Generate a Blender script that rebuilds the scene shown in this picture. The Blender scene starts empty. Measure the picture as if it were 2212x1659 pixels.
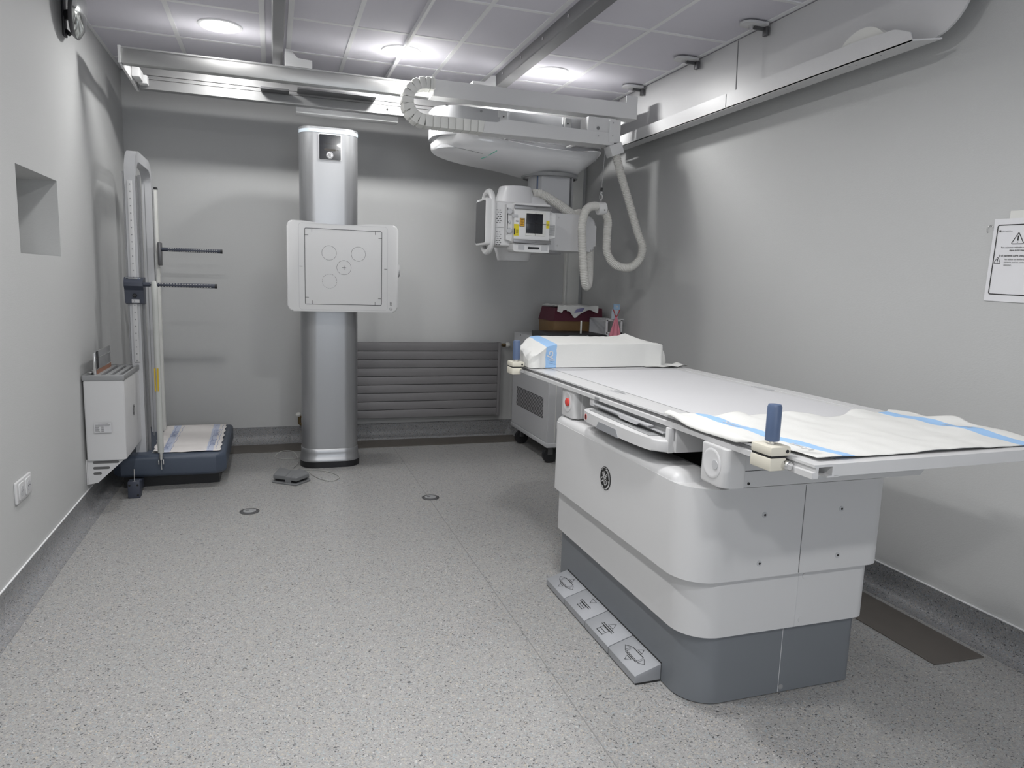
import bpy, bmesh, math, random
from mathutils import Vector, Matrix, noise as mn
random.seed(7)
PI = math.pi
scn = bpy.context.scene
COL = scn.collection
ZC = 2.65            # ceiling height
XL, XR, YB, YN = -0.96, 2.54, 5.70, -3.2

# ------------------------------------------------------------------ materials
def mat(name, col, rough=0.5, metal=0.0, bump=0.0, bscale=200.0, spec=0.5, var=0.0, vscale=3.0, emit=None, estr=0.0, coat=0.0, stretch=None):
    m = bpy.data.materials.new(name); m.use_nodes = True
    nt = m.node_tree; b = nt.nodes['Principled BSDF']
    b.inputs['Base Color'].default_value = (*col, 1)
    b.inputs['Roughness'].default_value = rough
    b.inputs['Metallic'].default_value = metal
    b.inputs['Specular IOR Level'].default_value = spec
    b.inputs['Coat Weight'].default_value = coat
    if emit:
        b.inputs['Emission Color'].default_value = (*emit, 1); b.inputs['Emission Strength'].default_value = estr
    tc = nt.nodes.new('ShaderNodeTexCoord')
    vec = tc.outputs['Object']
    if stretch:
        mp = nt.nodes.new('ShaderNodeMapping'); mp.inputs['Scale'].default_value = stretch
        nt.links.new(vec, mp.inputs['Vector']); vec = mp.outputs['Vector']
    n = nt.nodes.new('ShaderNodeTexNoise'); n.inputs['Scale'].default_value = vscale
    nt.links.new(tc.outputs['Object'], n.inputs['Vector'])
    mr = nt.nodes.new('ShaderNodeMapRange')
    mr.inputs['To Min'].default_value = 1 - max(var, 0.015); mr.inputs['To Max'].default_value = 1 + max(var, 0.015)
    nt.links.new(n.outputs['Fac'], mr.inputs['Value'])
    mx = nt.nodes.new('ShaderNodeVectorMath'); mx.operation = 'SCALE'
    mx.inputs[0].default_value = col
    nt.links.new(mr.outputs['Result'], mx.inputs['Scale']); nt.links.new(mx.outputs['Vector'], b.inputs['Base Color'])
    if bump:
        n2 = nt.nodes.new('ShaderNodeTexNoise'); n2.inputs['Scale'].default_value = bscale
        nt.links.new(vec, n2.inputs['Vector'])
        bp = nt.nodes.new('ShaderNodeBump'); bp.inputs['Strength'].default_value = bump; bp.inputs['Distance'].default_value = 0.001
        nt.links.new(n2.outputs['Fac'], bp.inputs['Height']); nt.links.new(bp.outputs['Normal'], b.inputs['Normal'])
    return m

def vinyl(name, base, lum=1.0):
    m = bpy.data.materials.new(name); m.use_nodes = True
    nt = m.node_tree; N = nt.nodes; L = nt.links; b = N['Principled BSDF']
    geo = N.new('ShaderNodeTexCoord')
    # flow distortion makes the chips worm-like
    nz = N.new('ShaderNodeTexNoise'); nz.inputs['Scale'].default_value = 60; L.new(geo.outputs['Object'], nz.inputs['Vector'])
    sc = N.new('ShaderNodeVectorMath'); sc.operation = 'SCALE'; sc.inputs['Scale'].default_value = 0.022; L.new(nz.outputs['Color'], sc.inputs[0])
    ad = N.new('ShaderNodeVectorMath'); ad.operation = 'ADD'; L.new(geo.outputs['Object'], ad.inputs[0]); L.new(sc.outputs['Vector'], ad.inputs[1])
    def chips(scale, stretch, lo, col, prev, seed):
        mp = N.new('ShaderNodeMapping'); mp.inputs['Scale'].default_value = stretch; mp.inputs['Location'].default_value = (seed, seed * 2, 0)
        mp.inputs['Rotation'].default_value = (0, 0, 0.5)
        L.new(ad.outputs['Vector'], mp.inputs['Vector'])
        v = N.new('ShaderNodeTexVoronoi'); v.inputs['Scale'].default_value = scale; L.new(mp.outputs['Vector'], v.inputs['Vector'])
        sp = N.new('ShaderNodeSeparateColor'); L.new(v.outputs['Color'], sp.inputs['Color'])
        lt = N.new('ShaderNodeMath'); lt.operation = 'LESS_THAN'; lt.inputs[1].default_value = lo; L.new(sp.outputs[0], lt.inputs[0])
        mx = N.new('ShaderNodeMix'); mx.data_type = 'RGBA'
        L.new(lt.outputs[0], mx.inputs[0])
        if isinstance(prev, tuple): mx.inputs[6].default_value = (*prev, 1)
        else: L.new(prev, mx.inputs[6])
        mx.inputs[7].default_value = (*col, 1)
        return mx.outputs[2]
    k = lum
    c = chips(230, (1, 1, 1), .30, (base[0]*1.16*k, base[1]*1.16*k, base[2]*1.16*k), tuple(x*k for x in base), 1)
    c = chips(280, (1, .8, 1), .22, (base[0]*.82*k, base[1]*.83*k, base[2]*.84*k), c, 3)
    c = chips(300, (.8, 1, 1), .07, (base[0]*.95, base[1]*1.1, base[2]*1.2), c, 5)
    c = chips(310, (1, .7, 1), .06, (base[0]*1.3, base[1]*1.2, base[2]*1.05), c, 11)
    c = chips(340, (.6, 1.1, 1), .05, (base[0]*.25, base[1]*.26, base[2]*.28), c, 7)
    c = chips(280, (1.1, .7, 1), .022, (base[0]*1.5, base[1]*1.5, base[2]*1.5), c, 9)
    L.new(c, b.inputs['Base Color'])
    b.inputs['Roughness'].default_value = .42
    b.inputs['Specular IOR Level'].default_value = .35
    return m

M = {}
def mk(k, *a, **kw): M[k] = mat(k, *a, **kw)
mk('wall', (.52, .525, .522), .62, bump=.5, bscale=90, stretch=(1, 1, 9), var=.015, spec=.3)
mk('tile', (.69, .675, .73), .85, bump=.3, bscale=500, spec=.2, var=.02)
mk('tbar', (.80, .80, .81), .5)
M['floor'] = vinyl('floor_vinyl', (.325, .32, .313))
M['cove'] = vinyl('skirting_vinyl', (.235, .235, .24))
mk('brush', (.16, .145, .13), .55, .5, bump=.3, bscale=60, stretch=(4, 4, 30), var=.1, vscale=9)
mk('white', (.60, .60, .605), .38)
mk('whitec', (.72, .72, .72), .38)
mk('whiteg', (.68, .68, .69), .3, coat=.3)
mk('offw', (.70, .70, .67), .45)
mk('cream', (.66, .63, .54), .5)
mk('lgrey', (.50, .505, .52), .42)
mk('mgrey', (.27, .275, .28), .5)
mk('alu', (.47, .47, .465), .34, .75, bump=.2, bscale=50, stretch=(1, 30, 30))
mk('alu_dim', (.30, .30, .30), .42, .5)  # darker aluminium: weaker light on the rear beam put into its colour
mk('alud', (.28, .28, .285), .36, .6)
mk('silver', (.39, .395, .405), .33, .65)
mk('darksteel', (.13, .13, .135), .4, .6)
mk('chrome', (.75, .75, .75), .12, 1.0)
mk('black', (.012, .012, .014), .45)
mk('blackg', (.006, .007, .010), .12, coat=.6)
mk('glass_dark', (.010, .011, .016), .25)
mk('slate', (.065, .082, .115), .45, var=.04)
mk('slate2', (.045, .052, .075), .5)
mk('blue', (.085, .125, .22), .42)
mk('rad', (.185, .18, .185), .5)
mk('tabgrey', (.20, .215, .235), .42, .25)
mk('padgrey', (.33, .34, .36), .45, .2)
mk('ink', (.01, .01, .01), .6)
mk('inkg', (.12, .12, .12), .6)
mk('paper', (.58, .58, .595), .7)
mk('cloth', (.70, .70, .68), .85, bump=.5, bscale=350)
mk('cblue', (.33, .52, .78), .85)
mk('cblue2', (.30, .36, .55), .8)
mk('purple', (.25, .24, .42), .8)
mk('maroon', (.085, .008, .024), .6)
mk('brown', (.17, .095, .032), .55, var=.25, vscale=8)
mk('pink', (.72, .25, .32), .75)
mk('red', (.45, .012, .02), .5)
mk('redb', (.62, .06, .05), .4)
mk('cardblue', (.34, .50, .68), .5)
mk('yellow', (.75, .62, .02), .5)
mk('orange', (.72, .38, .03), .5)
mk('mustard', (.55, .38, .02), .5)
mk('green', (.10, .45, .33), .5)
mk('copper', (.40, .19, .12), .4, .3)
mk('brass', (.22, .16, .08), .35, .8)
mk('hose', (.68, .67, .64), .42)
mk('chain', (.74, .74, .71), .5)
mk('panelblue', (.035, .06, .11), .3)
mk('gasket', (.02, .02, .02), .7)
mk('lamp', (1, 1, 1), .5, emit=(1, 1, 1), estr=6)
mk('mirror', (.70, .72, .70), .10, .9)
mk('led', (.55, .62, .68), .2)

def band_cloth(name, stripes, col=(.70, .70, .68), blue=(.33, .52, .78), axis=0, lines=False):
    """cloth with printed blue bands running along one UV direction"""
    m = bpy.data.materials.new(name); m.use_nodes = True
    N = m.node_tree.nodes; L = m.node_tree.links; b = N['Principled BSDF']
    uv = N.new('ShaderNodeUVMap'); sp = N.new('ShaderNodeSeparateXYZ'); L.new(uv.outputs[0], sp.inputs[0])
    w = N.new('ShaderNodeTexNoise'); w.inputs['Scale'].default_value = 14; L.new(uv.outputs[0], w.inputs['Vector'])
    wm = N.new('ShaderNodeMath'); wm.operation = 'MULTIPLY_ADD'; wm.inputs[1].default_value = .012; L.new(w.outputs['Fac'], wm.inputs[0]); L.new(sp.outputs[axis], wm.inputs[2])
    acc = None
    for a, h in stripes:
        s = N.new('ShaderNodeMath'); s.operation = 'SUBTRACT'; s.inputs[1].default_value = a + .006; L.new(wm.outputs[0], s.inputs[0])
        ab = N.new('ShaderNodeMath'); ab.operation = 'ABSOLUTE'; L.new(s.outputs[0], ab.inputs[0])
        lt = N.new('ShaderNodeMath'); lt.operation = 'LESS_THAN'; lt.inputs[1].default_value = h; L.new(ab.outputs[0], lt.inputs[0])
        if acc is None: acc = lt.outputs[0]
        else:
            mxx = N.new('ShaderNodeMath'); mxx.operation = 'MAXIMUM'; L.new(acc, mxx.inputs[0]); L.new(lt.outputs[0], mxx.inputs[1]); acc = mxx.outputs[0]
    mx = N.new('ShaderNodeMix'); mx.data_type = 'RGBA'; L.new(acc, mx.inputs[0]); mx.inputs[6].default_value = (*col, 1); mx.inputs[7].default_value = (*blue, 1)
    L.new(mx.outputs[2], b.inputs['Base Color']); b.inputs['Roughness'].default_value = .85; b.inputs['Specular IOR Level'].default_value = .2
    t = N.new('ShaderNodeTexCoord'); n2 = N.new('ShaderNodeTexNoise'); n2.inputs['Scale'].default_value = 300; L.new(t.outputs['Object'], n2.inputs['Vector'])
    bp = N.new('ShaderNodeBump'); bp.inputs['Strength'].default_value = .4; bp.inputs['Distance'].default_value = .001
    L.new(n2.outputs['Fac'], bp.inputs['Height']); L.new(bp.outputs['Normal'], b.inputs['Normal'])
    return m
M['sheetcloth'] = band_cloth('sheet_cloth', [(.12, .024), (.895, .028)])
M['wedgecloth'] = band_cloth('wedge_cloth', [(.145, .037)])
M['papertowel'] = band_cloth('printed_paper', [(.075, .022), (.335, .022)], col=(.78, .75, .73), blue=(.56, .60, .72))

# ------------------------------------------------------------------ mesh builder
def V(*a): return Vector(a)
def frame(d):
    d = d.normalized(); u = Vector((0, 0, 1)) if abs(d.z) < .95 else Vector((1, 0, 0))
    x = d.cross(u).normalized(); return x, d.cross(x).normalized()
def rrect(x0, y0, x1, y1, r=0.01, n=6):
    if not isinstance(r, (list, tuple)): r = (r,) * 4
    out = []
    for (cx, cy, a0, rr) in ((x1, y1, 0, r[0]), (x0, y1, PI/2, r[1]), (x0, y0, PI, r[2]), (x1, y0, 1.5*PI, r[3])):
        sx = -1 if cx == x1 else 1; sy = -1 if cy == y1 else 1
        c = (cx + sx*rr, cy + sy*rr)
        for i in range(n + 1 if rr > 1e-5 else 1):
            a = a0 + (PI/2) * i / n
            out.append((c[0] + rr*math.cos(a), c[1] + rr*math.sin(a)))
    return out
def spline(pts, step=0.02, closed=False):
    P = [Vector(p) for p in pts]; out = []
    n = len(P)
    for i in range(n - 1):
        p0 = P[i-1] if i > 0 else P[0]*2 - P[1]
        p1, p2 = P[i], P[i+1]
        p3 = P[i+2] if i + 2 < n else P[-1]*2 - P[-2]
        k = max(2, int((p2-p1).length/step))
        for j in range(k):
            t = j/k
            out.append(.5*((2*p1) + (p2-p0)*t + (2*p0-5*p1+4*p2-p3)*t*t + (3*p1-p0-3*p2+p3)*t**3))
    out.append(P[-1]); return out
class B:
    def __init__(s, X=None): s.bm = bmesh.new(); s.X = X; s.uvl = None
    def _f(s, vs):
        try: return s.bm.faces.new(vs)
        except ValueError: return None
    def box(s, x0, y0, z0, x1, y1, z1, bev=0.0, seg=2, M4=None):
        vs = [s.bm.verts.new((x, y, z)) for x in (x0, x1) for y in (y0, y1) for z in (z0, z1)]
        idx = ((0,1,3,2),(4,6,7,5),(0,4,5,1),(2,3,7,6),(0,2,6,4),(1,5,7,3))
        fs = [s._f([vs[i] for i in q]) for q in idx]
        if bev:
            es = list({e for f in fs for e in f.edges})
            r = bmesh.ops.bevel(s.bm, geom=es, offset=bev, segments=seg, profile=.5, affect='EDGES')
            vs = list({v for f in r['faces'] for v in f.verts} | {v for v in vs if v.is_valid})
        if M4: bmesh.ops.transform(s.bm, matrix=M4, verts=vs)
        return s
    def prism(s, pts, a, b, axis='z', bev=0.0, seg=3, M4=None):
        def mp(p, h):
            if axis == 'z': return (p[0], p[1], h)
            if axis == 'y': return (p[0], h, p[1])
            return (h, p[0], p[1])
        A = [s.bm.verts.new(mp(p, a)) for p in pts]; Bv = [s.bm.verts.new(mp(p, b)) for p in pts]
        n = len(pts); fs = []
        for i in range(n): fs.append(s._f([A[i], A[(i+1) % n], Bv[(i+1) % n], Bv[i]]))
        c0 = s._f(A[::-1]); c1 = s._f(Bv)
        vs = A + Bv
        if bev:
            es = list(c0.edges) + list(c1.edges)
            r = bmesh.ops.bevel(s.bm, geom=es, offset=bev, segments=seg, profile=.5, affect='EDGES', clamp_overlap=True)
            vs = list({v for f in r['faces'] for v in f.verts} | {v for v in vs if v.is_valid})
        if M4: bmesh.ops.transform(s.bm, matrix=M4, verts=vs)
        return s
    def loft(s, rings, cap=True, closed=True):
        R = [[s.bm.verts.new(p) for p in r] for r in rings]
        n = len(R[0])
        for a, b in zip(R, R[1:]):
            for i in range(n if closed else n-1):
                s._f([a[i], a[(i+1) % n], b[(i+1) % n], b[i]])
        if cap and closed: s._f(R[0][::-1]); s._f(R[-1])
        return s
    def cyl(s, p, q, r, r2=None, n=20):
        p, q = Vector(p), Vector(q); x, y = frame(q-p); r2 = r if r2 is None else r2
        return s.loft([[c + (x*math.cos(a)+y*math.sin(a))*rr for a in [2*PI*i/n for i in range(n)]] for c, rr in ((p, r), (q, r2))])
    def lathe(s, prof, c=(0, 0, 0), d=(0, 0, 1), n=32):
        c, d = Vector(c), Vector(d).normalized(); x, y = frame(d)
        return s.loft([[c + d*h + (x*math.cos(a)+y*math.sin(a))*max(r, 1e-4) for a in [2*PI*i/n for i in range(n)]] for r, h in prof])
    def tube(s, pts, r, n=10, cap=True, win=1):
        pts = [Vector(p) for p in pts]; rings = []
        x = None
        for i, p in enumerate(pts):
            d = (pts[min(i+win, len(pts)-1)] - pts[max(i-win, 0)]).normalized()
            if x is None: x, _ = frame(d)
            else: x = (x - d*x.dot(d)).normalized()
            y = d.cross(x); rr = r(i) if callable(r) else r
            rings.append([p + (x*math.cos(a)+y*math.sin(a))*rr for a in [2*PI*k/n for k in range(n)]])
        return s.loft(rings, cap)
    def grid(s, nu, nv, fn):
        if s.uvl is None: s.uvl = s.bm.loops.layers.uv.new('UVMap')
        W = []
        for i in range(nu+1):
            row = []
            for j in range(nv+1):
                p, uv = fn(i/nu, j/nv); v = s.bm.verts.new(p); row.append((v, uv))
            W.append(row)
        for i in range(nu):
            for j in range(nv):
                q = [W[i][j], W[i+1][j], W[i+1][j+1], W[i][j+1]]
                f = s._f([a for a, _ in q])
                if f:
                    for lp, (_, uv) in zip(f.loops, q): lp[s.uvl].uv = uv
        return s
    def quad(s, a, b, c, d): s._f([s.bm.verts.new(p) for p in (a, b, c, d)]); return s
    def stroke(s, pts, w, o, X, Y, Z, h=0.0004, closed=False):
        """flat ribbon along 2-D pts in the plane (o; X, Y), standing h proud along Z"""
        o, X, Y, Z = map(Vector, (o, X, Y, Z)); P = [Vector(p) for p in pts]
        n = len(P); L, R = [], []
        for i in range(n):
            if closed: d = P[(i+1) % n] - P[i-1]
            else: d = P[min(i+1, n-1)] - P[max(i-1, 0)]
            d.normalize(); nn = Vector((-d.y, d.x)) * w/2
            for lst, q in ((L, P[i]+nn), (R, P[i]-nn)): lst.append(s.bm.verts.new(o + X*q.x + Y*q.y + Z*h))
        for i in range(n if closed else n-1):
            j = (i+1) % n; s._f([R[i], R[j], L[j], L[i]])
        return s
    def build(s, name, m, parent=None, smooth=35, origin=None, solid=0, sub=0):
        if s.X is not None: bmesh.ops.transform(s.bm, matrix=s.X, verts=s.bm.verts)
        bmesh.ops.remove_doubles(s.bm, verts=s.bm.verts, dist=1e-6)
        if not s.uvl: bmesh.ops.recalc_face_normals(s.bm, faces=s.bm.faces)
        me = bpy.data.meshes.new(name); s.bm.to_mesh(me); s.bm.free()
        return link(name, me, m, parent, smooth, origin, solid, sub)
ORG = {}
def link(name, me, m, parent=None, smooth=35, origin=None, solid=0, sub=0):
    co = [v.co for v in me.vertices]
    if origin is None:
        lo = [min(c[i] for c in co) for i in range(3)]; hi = [max(c[i] for c in co) for i in range(3)]
        origin = Vector(((lo[0]+hi[0])/2, (lo[1]+hi[1])/2, lo[2]))
    origin = Vector(origin)
    me.transform(Matrix.Translation(-origin))
    me.materials.append(M[m] if isinstance(m, str) else m)
    if smooth:
        for p in me.polygons: p.use_smooth = True
        me.set_sharp_from_angle(angle=math.radians(smooth))
    o = bpy.data.objects.new(name, me); COL.objects.link(o)
    w = ORG.get(parent.name, Vector()) if parent else Vector()
    o.location = origin - w
    if parent: o.parent = parent
    ORG[o.name] = origin
    if sub:
        md = o.modifiers.new('Subdivision', 'SUBSURF'); md.levels = md.render_levels = sub
    if solid:
        md = o.modifiers.new('Solidify', 'SOLIDIFY'); md.thickness = solid; md.offset = 1
    return o
def thing(name, loc, label, cat, group=None):
    o = bpy.data.objects.new(name, None); o.empty_display_size = .1; COL.objects.link(o); o.location = loc
    ORG[o.name] = Vector(loc); return tag(o, label, cat, group)
def tag(o, label=None, cat=None, group=None, kind=None):
    if label: o['label'] = label
    if cat: o['category'] = cat
    if group: o['group'] = group
    if kind: o['kind'] = kind
    return o
def struct(b, name, m, smooth=35): return tag(b.build(name, m, None, smooth), kind='structure')
def text(body, size, o, X, Y, m, parent, name='lettering', align='LEFT', bold=0.0, fn=None, xs=1.0):
    cu = bpy.data.curves.new('t', 'FONT'); cu.body = body; cu.size = size; cu.align_x = align; cu.offset = bold; cu.resolution_u = 3
    ob = bpy.data.objects.new('t', cu); me = bpy.data.meshes.new_from_object(ob)
    bpy.data.objects.remove(ob)
    X, Y = Vector(X).normalized(), Vector(Y).normalized(); Z = X.cross(Y); o = Vector(o)
    for v in me.vertices:
        p = o + X*v.co.x*xs + Y*v.co.y + Z*.0008
        v.co = fn(p) if fn else p
    me.name = name
    return link(name, me, m, parent, 0)
def copy_tree(o, parent=None):
    c = o.copy(); COL.objects.link(c); c.parent = parent
    for ch in list(o.children): copy_tree(ch, c)
    return c

# GE style script monogram traced as strokes on a round badge
MONO = [
 [(375,590),(358,640),(378,700),(420,690),(457,640),(452,582),(420,560),(398,600),(402,650)],
 [(378,700),(388,750),(410,782),(442,770),(457,720),(452,690)],
 [(430,785),(440,825)],
 [(450,840),(385,850),(342,920),(335,1010),(370,1065),(410,1020),(425,930),(432,860),(475,808),(522,768),(562,700),(566,650),(540,628),(515,680),(505,750),(500,800),(478,870),(470,960),(490,1080),(530,1162),(570,1122),(586,1040),(570,960),(540,930),(515,970),(520,1040),(548,1030)],
 [(500,808),(530,825),(553,872)]]
SWOOSH = [[(455,440),(520,450),(590,560),(640,700),(665,820)], [(640,900),(680,1000),(665,1150),(600,1300),(520,1360)], [(465,1270),(400,1240),(340,1150)], [(285,790),(262,700),(285,560),(340,440)]]
def badge(c, X, Y, r, parent, disc='ink', ink='white', name='badge'):
    c, X, Y = Vector(c), Vector(X).normalized(), Vector(Y).normalized(); Z = X.cross(Y)
    b = B(); b.lathe([(r, 0), (r, .0012), (r*.97, .0016), (0, .0016)], c, Z, 40); d = b.build(name, disc, parent)
    b = B(); o = c + Z*.0018
    def q(p): return ((p[0]-490-(p[1]-850)*.10)/232*r, -(p[1]-850)/548*r)
    for st in MONO:
        sp = spline([(*q(p), 0) for p in st], r*.06); b.stroke([(p.x, p.y) for p in sp], r*.085, o, X, Y, Z)
    for st in SWOOSH:
        sp = spline([(*q(p), 0) for p in st], r*.1); b.stroke([(p.x, p.y) for p in sp], r*.09, o, X, Y, Z)
    ring = [(r*.91*math.cos(a), r*.91*math.sin(a)) for a in [2*PI*i/48 for i in range(48)]]
    b.stroke(ring, r*.05, o, X, Y, Z, closed=True)
    b.build('monogram', ink, d, 0)
    return d

# ================================================================== ROOM
struct(B().box(XL-.3, YN, -.1, XR+.2, YB+.2, 0), 'floor', 'floor', 0)
struct(B().box(XL-.3, YN, ZC, XR+.2, YB+.2, ZC+.1), 'ceiling', 'tile', 0)
struct(B().box(XL, YB, 0, XR, YB+.15, ZC), 'wall_back', 'wall', 0)
struct(B().box(XR, YN, 0, XR+.15, YB+.15, ZC), 'wall_right', 'wall', 0)
struct(B().box(XL, YN-.15, 0, XR, YN, ZC), 'wall_front', 'wall', 0)
# left wall with a recessed niche
b = B(); y0, y1, z0, z1, nx = 3.39, 3.975, 1.35, 1.702, XL-.26
b.quad((XL,YN,0),(XL,YB,0),(XL,YB,z0),(XL,YN,z0)); b.quad((XL,YN,z1),(XL,YB,z1),(XL,YB,ZC),(XL,YN,ZC))
b.quad((XL,YN,z0),(XL,y0,z0),(XL,y0,z1),(XL,YN,z1)); b.quad((XL,y1,z0),(XL,YB,z0),(XL,YB,z1),(XL,y1,z1))
b.quad((XL,y0,z0),(XL,y1,z0),(nx,y1,z0),(nx,y0,z0)); b.quad((XL,y0,z1),(XL,y1,z1),(nx,y1,z1),(nx,y0,z1))
b.quad((XL,y0,z0),(XL,y0,z1),(nx,y0,z1),(nx,y0,z0)); b.quad((XL,y1,z0),(XL,y1,z1),(nx,y1,z1),(nx,y1,z0))
b.quad((nx,y0,z0),(nx,y1,z0),(nx,y1,z1),(nx,y0,z1))
b.box(XL-.3, YN, 0, XL-.27, YB+.15, ZC)
struct(b, 'wall_left', 'wall', 0)
# coved vinyl skirting
def cove(name, p, q, n, h=.125, r=.07):
    p, q, n = Vector(p), Vector(q), Vector(n)
    prof = [(.0, h), (.004, h), (.004, r)] + [(.004+r*(1-math.cos(a)), r*(1-math.sin(a))) for a in [PI/2*i/6 for i in range(1, 7)]]
    prof = [(d, z) for d, z in prof[:3]] + [(.004 + r - r*math.cos(a), r - r*math.sin(a)) for a in [PI/2*i/7 for i in range(1, 8)]]
    prof += [(.004+r, -.002), (0, -.002)]
    b = B(); b.loft([[e + n*d + Vector((0, 0, max(z, -.002)+.0012)) for d, z in prof] for e in (p, q)])
    return struct(b, name, 'cove')
cove('baseboard_back', (XL, YB, 0), (XR, YB, 0), (0, -1, 0))
cove('baseboard_left', (XL, YN, 0), (XL, YB, 0), (1, 0, 0), .112)
cove('baseboard_right', (XR, YN, 0), (XR, YB, 0), (-1, 0, 0), .118)
b = B(); b.box(XL, YN, .112, XL+.006, YB, .116); struct(b, 'trim_1', 'tbar')
b = B(); b.box(XR-.006, YN, .118, XR, YB, .122); struct(b, 'trim_2', 'tbar')
# floor welded seam
mk('seam', (.23, .23, .225), .5)
b = B(); b.box(.869, YN, .0, .8725, 5.36, .0005); struct(b, 'trim_3', 'seam')
# daylight window in the wall behind the camera
mk('daypane', (.8, .85, .9), .3, emit=(.86, .92, 1), estr=4.6)
b = B()
for q in ((-.1, 1.0, .0, 2.05), (1.7, 1.0, 1.76, 2.05), (-.1, .95, 1.76, 1.0), (-.1, 2.05, 1.76, 2.11), (.80, 1.0, .84, 2.05)): b.box(q[0], YN, q[1], max(q[2], q[0]+.06), YN+.05, q[3])
wn = struct(b, 'window_1', 'white', 0)
B().box(-.05, YN+.005, 1.0, 1.7, YN+.012, 2.05).build('window_pane', 'daypane', wn)
# ceiling grid
b = B(); t = .0045
def bar(x0, y0, x1, y1): b.box(x0, y0, ZC-t, x1, y1, ZC+.001)
ys = [4.187+.6*k for k in range(-12, 3)]
for y in ys:
    for a, c in ((XL, -.02), (.11, 1.385), (1.545, 2.41)): b.box(a, y-.012, ZC-t+.0006, c, y+.012, ZC+.0015)
for x in (-.498, .453, 1.049, 1.93): bar(x-.012, YN, x+.012, YB)
for x in (-.03, .115, 1.385, 1.545): bar(x-.014, YN, x+.014, YB)
bar(2.40, YN, 2.425, YB); bar(XL, YN, XL+.018, YB); bar(XL, YB-.02, XR, YB)
struct(b, 'trim_4', 'tbar', 0)
b = B(); b.box(.742, YN, 2.612, .758, YB-.02, 2.618); b.box(.747, YN, 2.618, .753, YB-.02, ZC)
struct(b, 'trim_5', 'tbar', 0)
# vertical trunking on the back wall
b = B(); b.box(2.368, 5.66, .12, 2.50, YB, ZC-.005, .004); b.box(2.366, 5.655, .12, 2.386, 5.70, ZC-.005, .003); struct(b, 'trim_6', 'offw')

# floor metal cover plates
def plate(name, pts, label):
    b = B(); b.prism(pts, .0005, .004, bev=.0012, seg=1); return tag(b.build(name, 'brush'), label, 'cover plate')
plate('channel_cover', [(XL+.08, 5.385), (1.93, 5.385), (1.93, 5.628), (XL+.08, 5.628)], 'long brown-grey metal channel cover strip on the floor along the back wall')
plate('channel_cover', [(2.208, 1.742), (2.437, 1.732), (2.437, 4.55), (2.208, 4.55)], 'brown-grey metal channel cover on the floor beside the right wall behind the table')
for (x, y, lab) in ((-.137, 4.02, 'round dark floor socket lid nearer the left wall'), (.882, 4.052, 'round dark floor socket lid towards the examination table')):
    t_ = thing('floor_socket', (x, y, 0), lab, 'floor socket', 'round socket lids set in the floor')
    B().lathe([(.052, 0), (.052, .003), (.045, .005), (0, .005)], (x, y, 0), n=32).build('ring', 'darksteel', t_)
    B().lathe([(.034, .004), (.034, .0062), (.030, .0068), (0, .0068)], (x, y, 0), n=32).build('lid', 'mgrey', t_)
    B().lathe([(.010, .006), (.010, .0082), (0, .0082)], (x-.012, y+.004, 0), n=16).build('latch', 'alud', t_)

# ================================================================== LIGHTS
def downlight(x, y):
    t_ = thing('ceiling_light', (x, y, ZC), 'x', 'ceiling light', 'round recessed downlights')
    B().lathe([(.118, 0), (.116, -.006), (.104, -.008), (.099, -.004), (.099, 0)], (x, y, ZC), n=40).build('trim_ring', 'tbar', t_)
    B().lathe([(.099, -.001), (.099, -.0035), (.0001, -.0035)], (x, y, ZC), n=40).build('diffuser', 'lamp', t_)
    return t_
proto = downlight(-.252, 4.483)
LP = [(-.252, 4.483), (.758, 4.501), (1.732, 4.515)] + [(x, y) for y in (1.9, -.6) for x in (-.252, .758)]
LL = {0: 'leftmost glowing round downlight in the ceiling, left of the left ceiling rail', 1: 'middle glowing round downlight crossed by a thin ceiling bar', 2: 'rightmost glowing round downlight, right of the right ceiling rail'}
for i, (x, y) in enumerate(LP):
    o = proto if i == 0 else copy_tree(proto)
    o.location = (x, y, ZC); o['label'] = LL.get(i, 'round ceiling downlight out of the photo, above and behind the camera')
    la = bpy.data.lights.new('downlight_lamp', 'AREA'); la.shape = 'DISK'; la.size = .19
    la.energy = (9.5, 9.5, 6, 8, 8, 8, 8)[i]
    la.color = (1, .995, .985); la.spread = math.radians(180)
    lo = bpy.data.objects.new('lamp_bulb', la); COL.objects.link(lo); lo.parent = o; lo.location = (0, 0, -.012)

# ================================================================== CEILING RAILS
for (x0, x1, lab, m_) in ((.018, .083, 'left grey metal ceiling rail the crane bridge hangs from', 'alud'), (1.425, 1.512, 'right grey metal ceiling rail with bolts along its side', 'alud')):
    t_ = thing('ceiling_rail', ((x0+x1)/2, 2, 2.58), lab, 'ceiling rail', 'pair of long rails on the ceiling')
    b = B(); b.prism([(x0, ZC), (x0, 2.585), (x0+.006, 2.58), (x1-.006, 2.58), (x1, 2.585), (x1, ZC)], YN+.02, YB-.04, 'y'); b.build('rail_profile', m_, t_)
    if x0 > 1:
        for k in range(9): B().cyl((x0-.002, 2.05+.36*k, 2.617), (x0-.008, 2.05+.36*k, 2.617), .010, n=6).build('bolt', 'chrome', t_)

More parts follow.
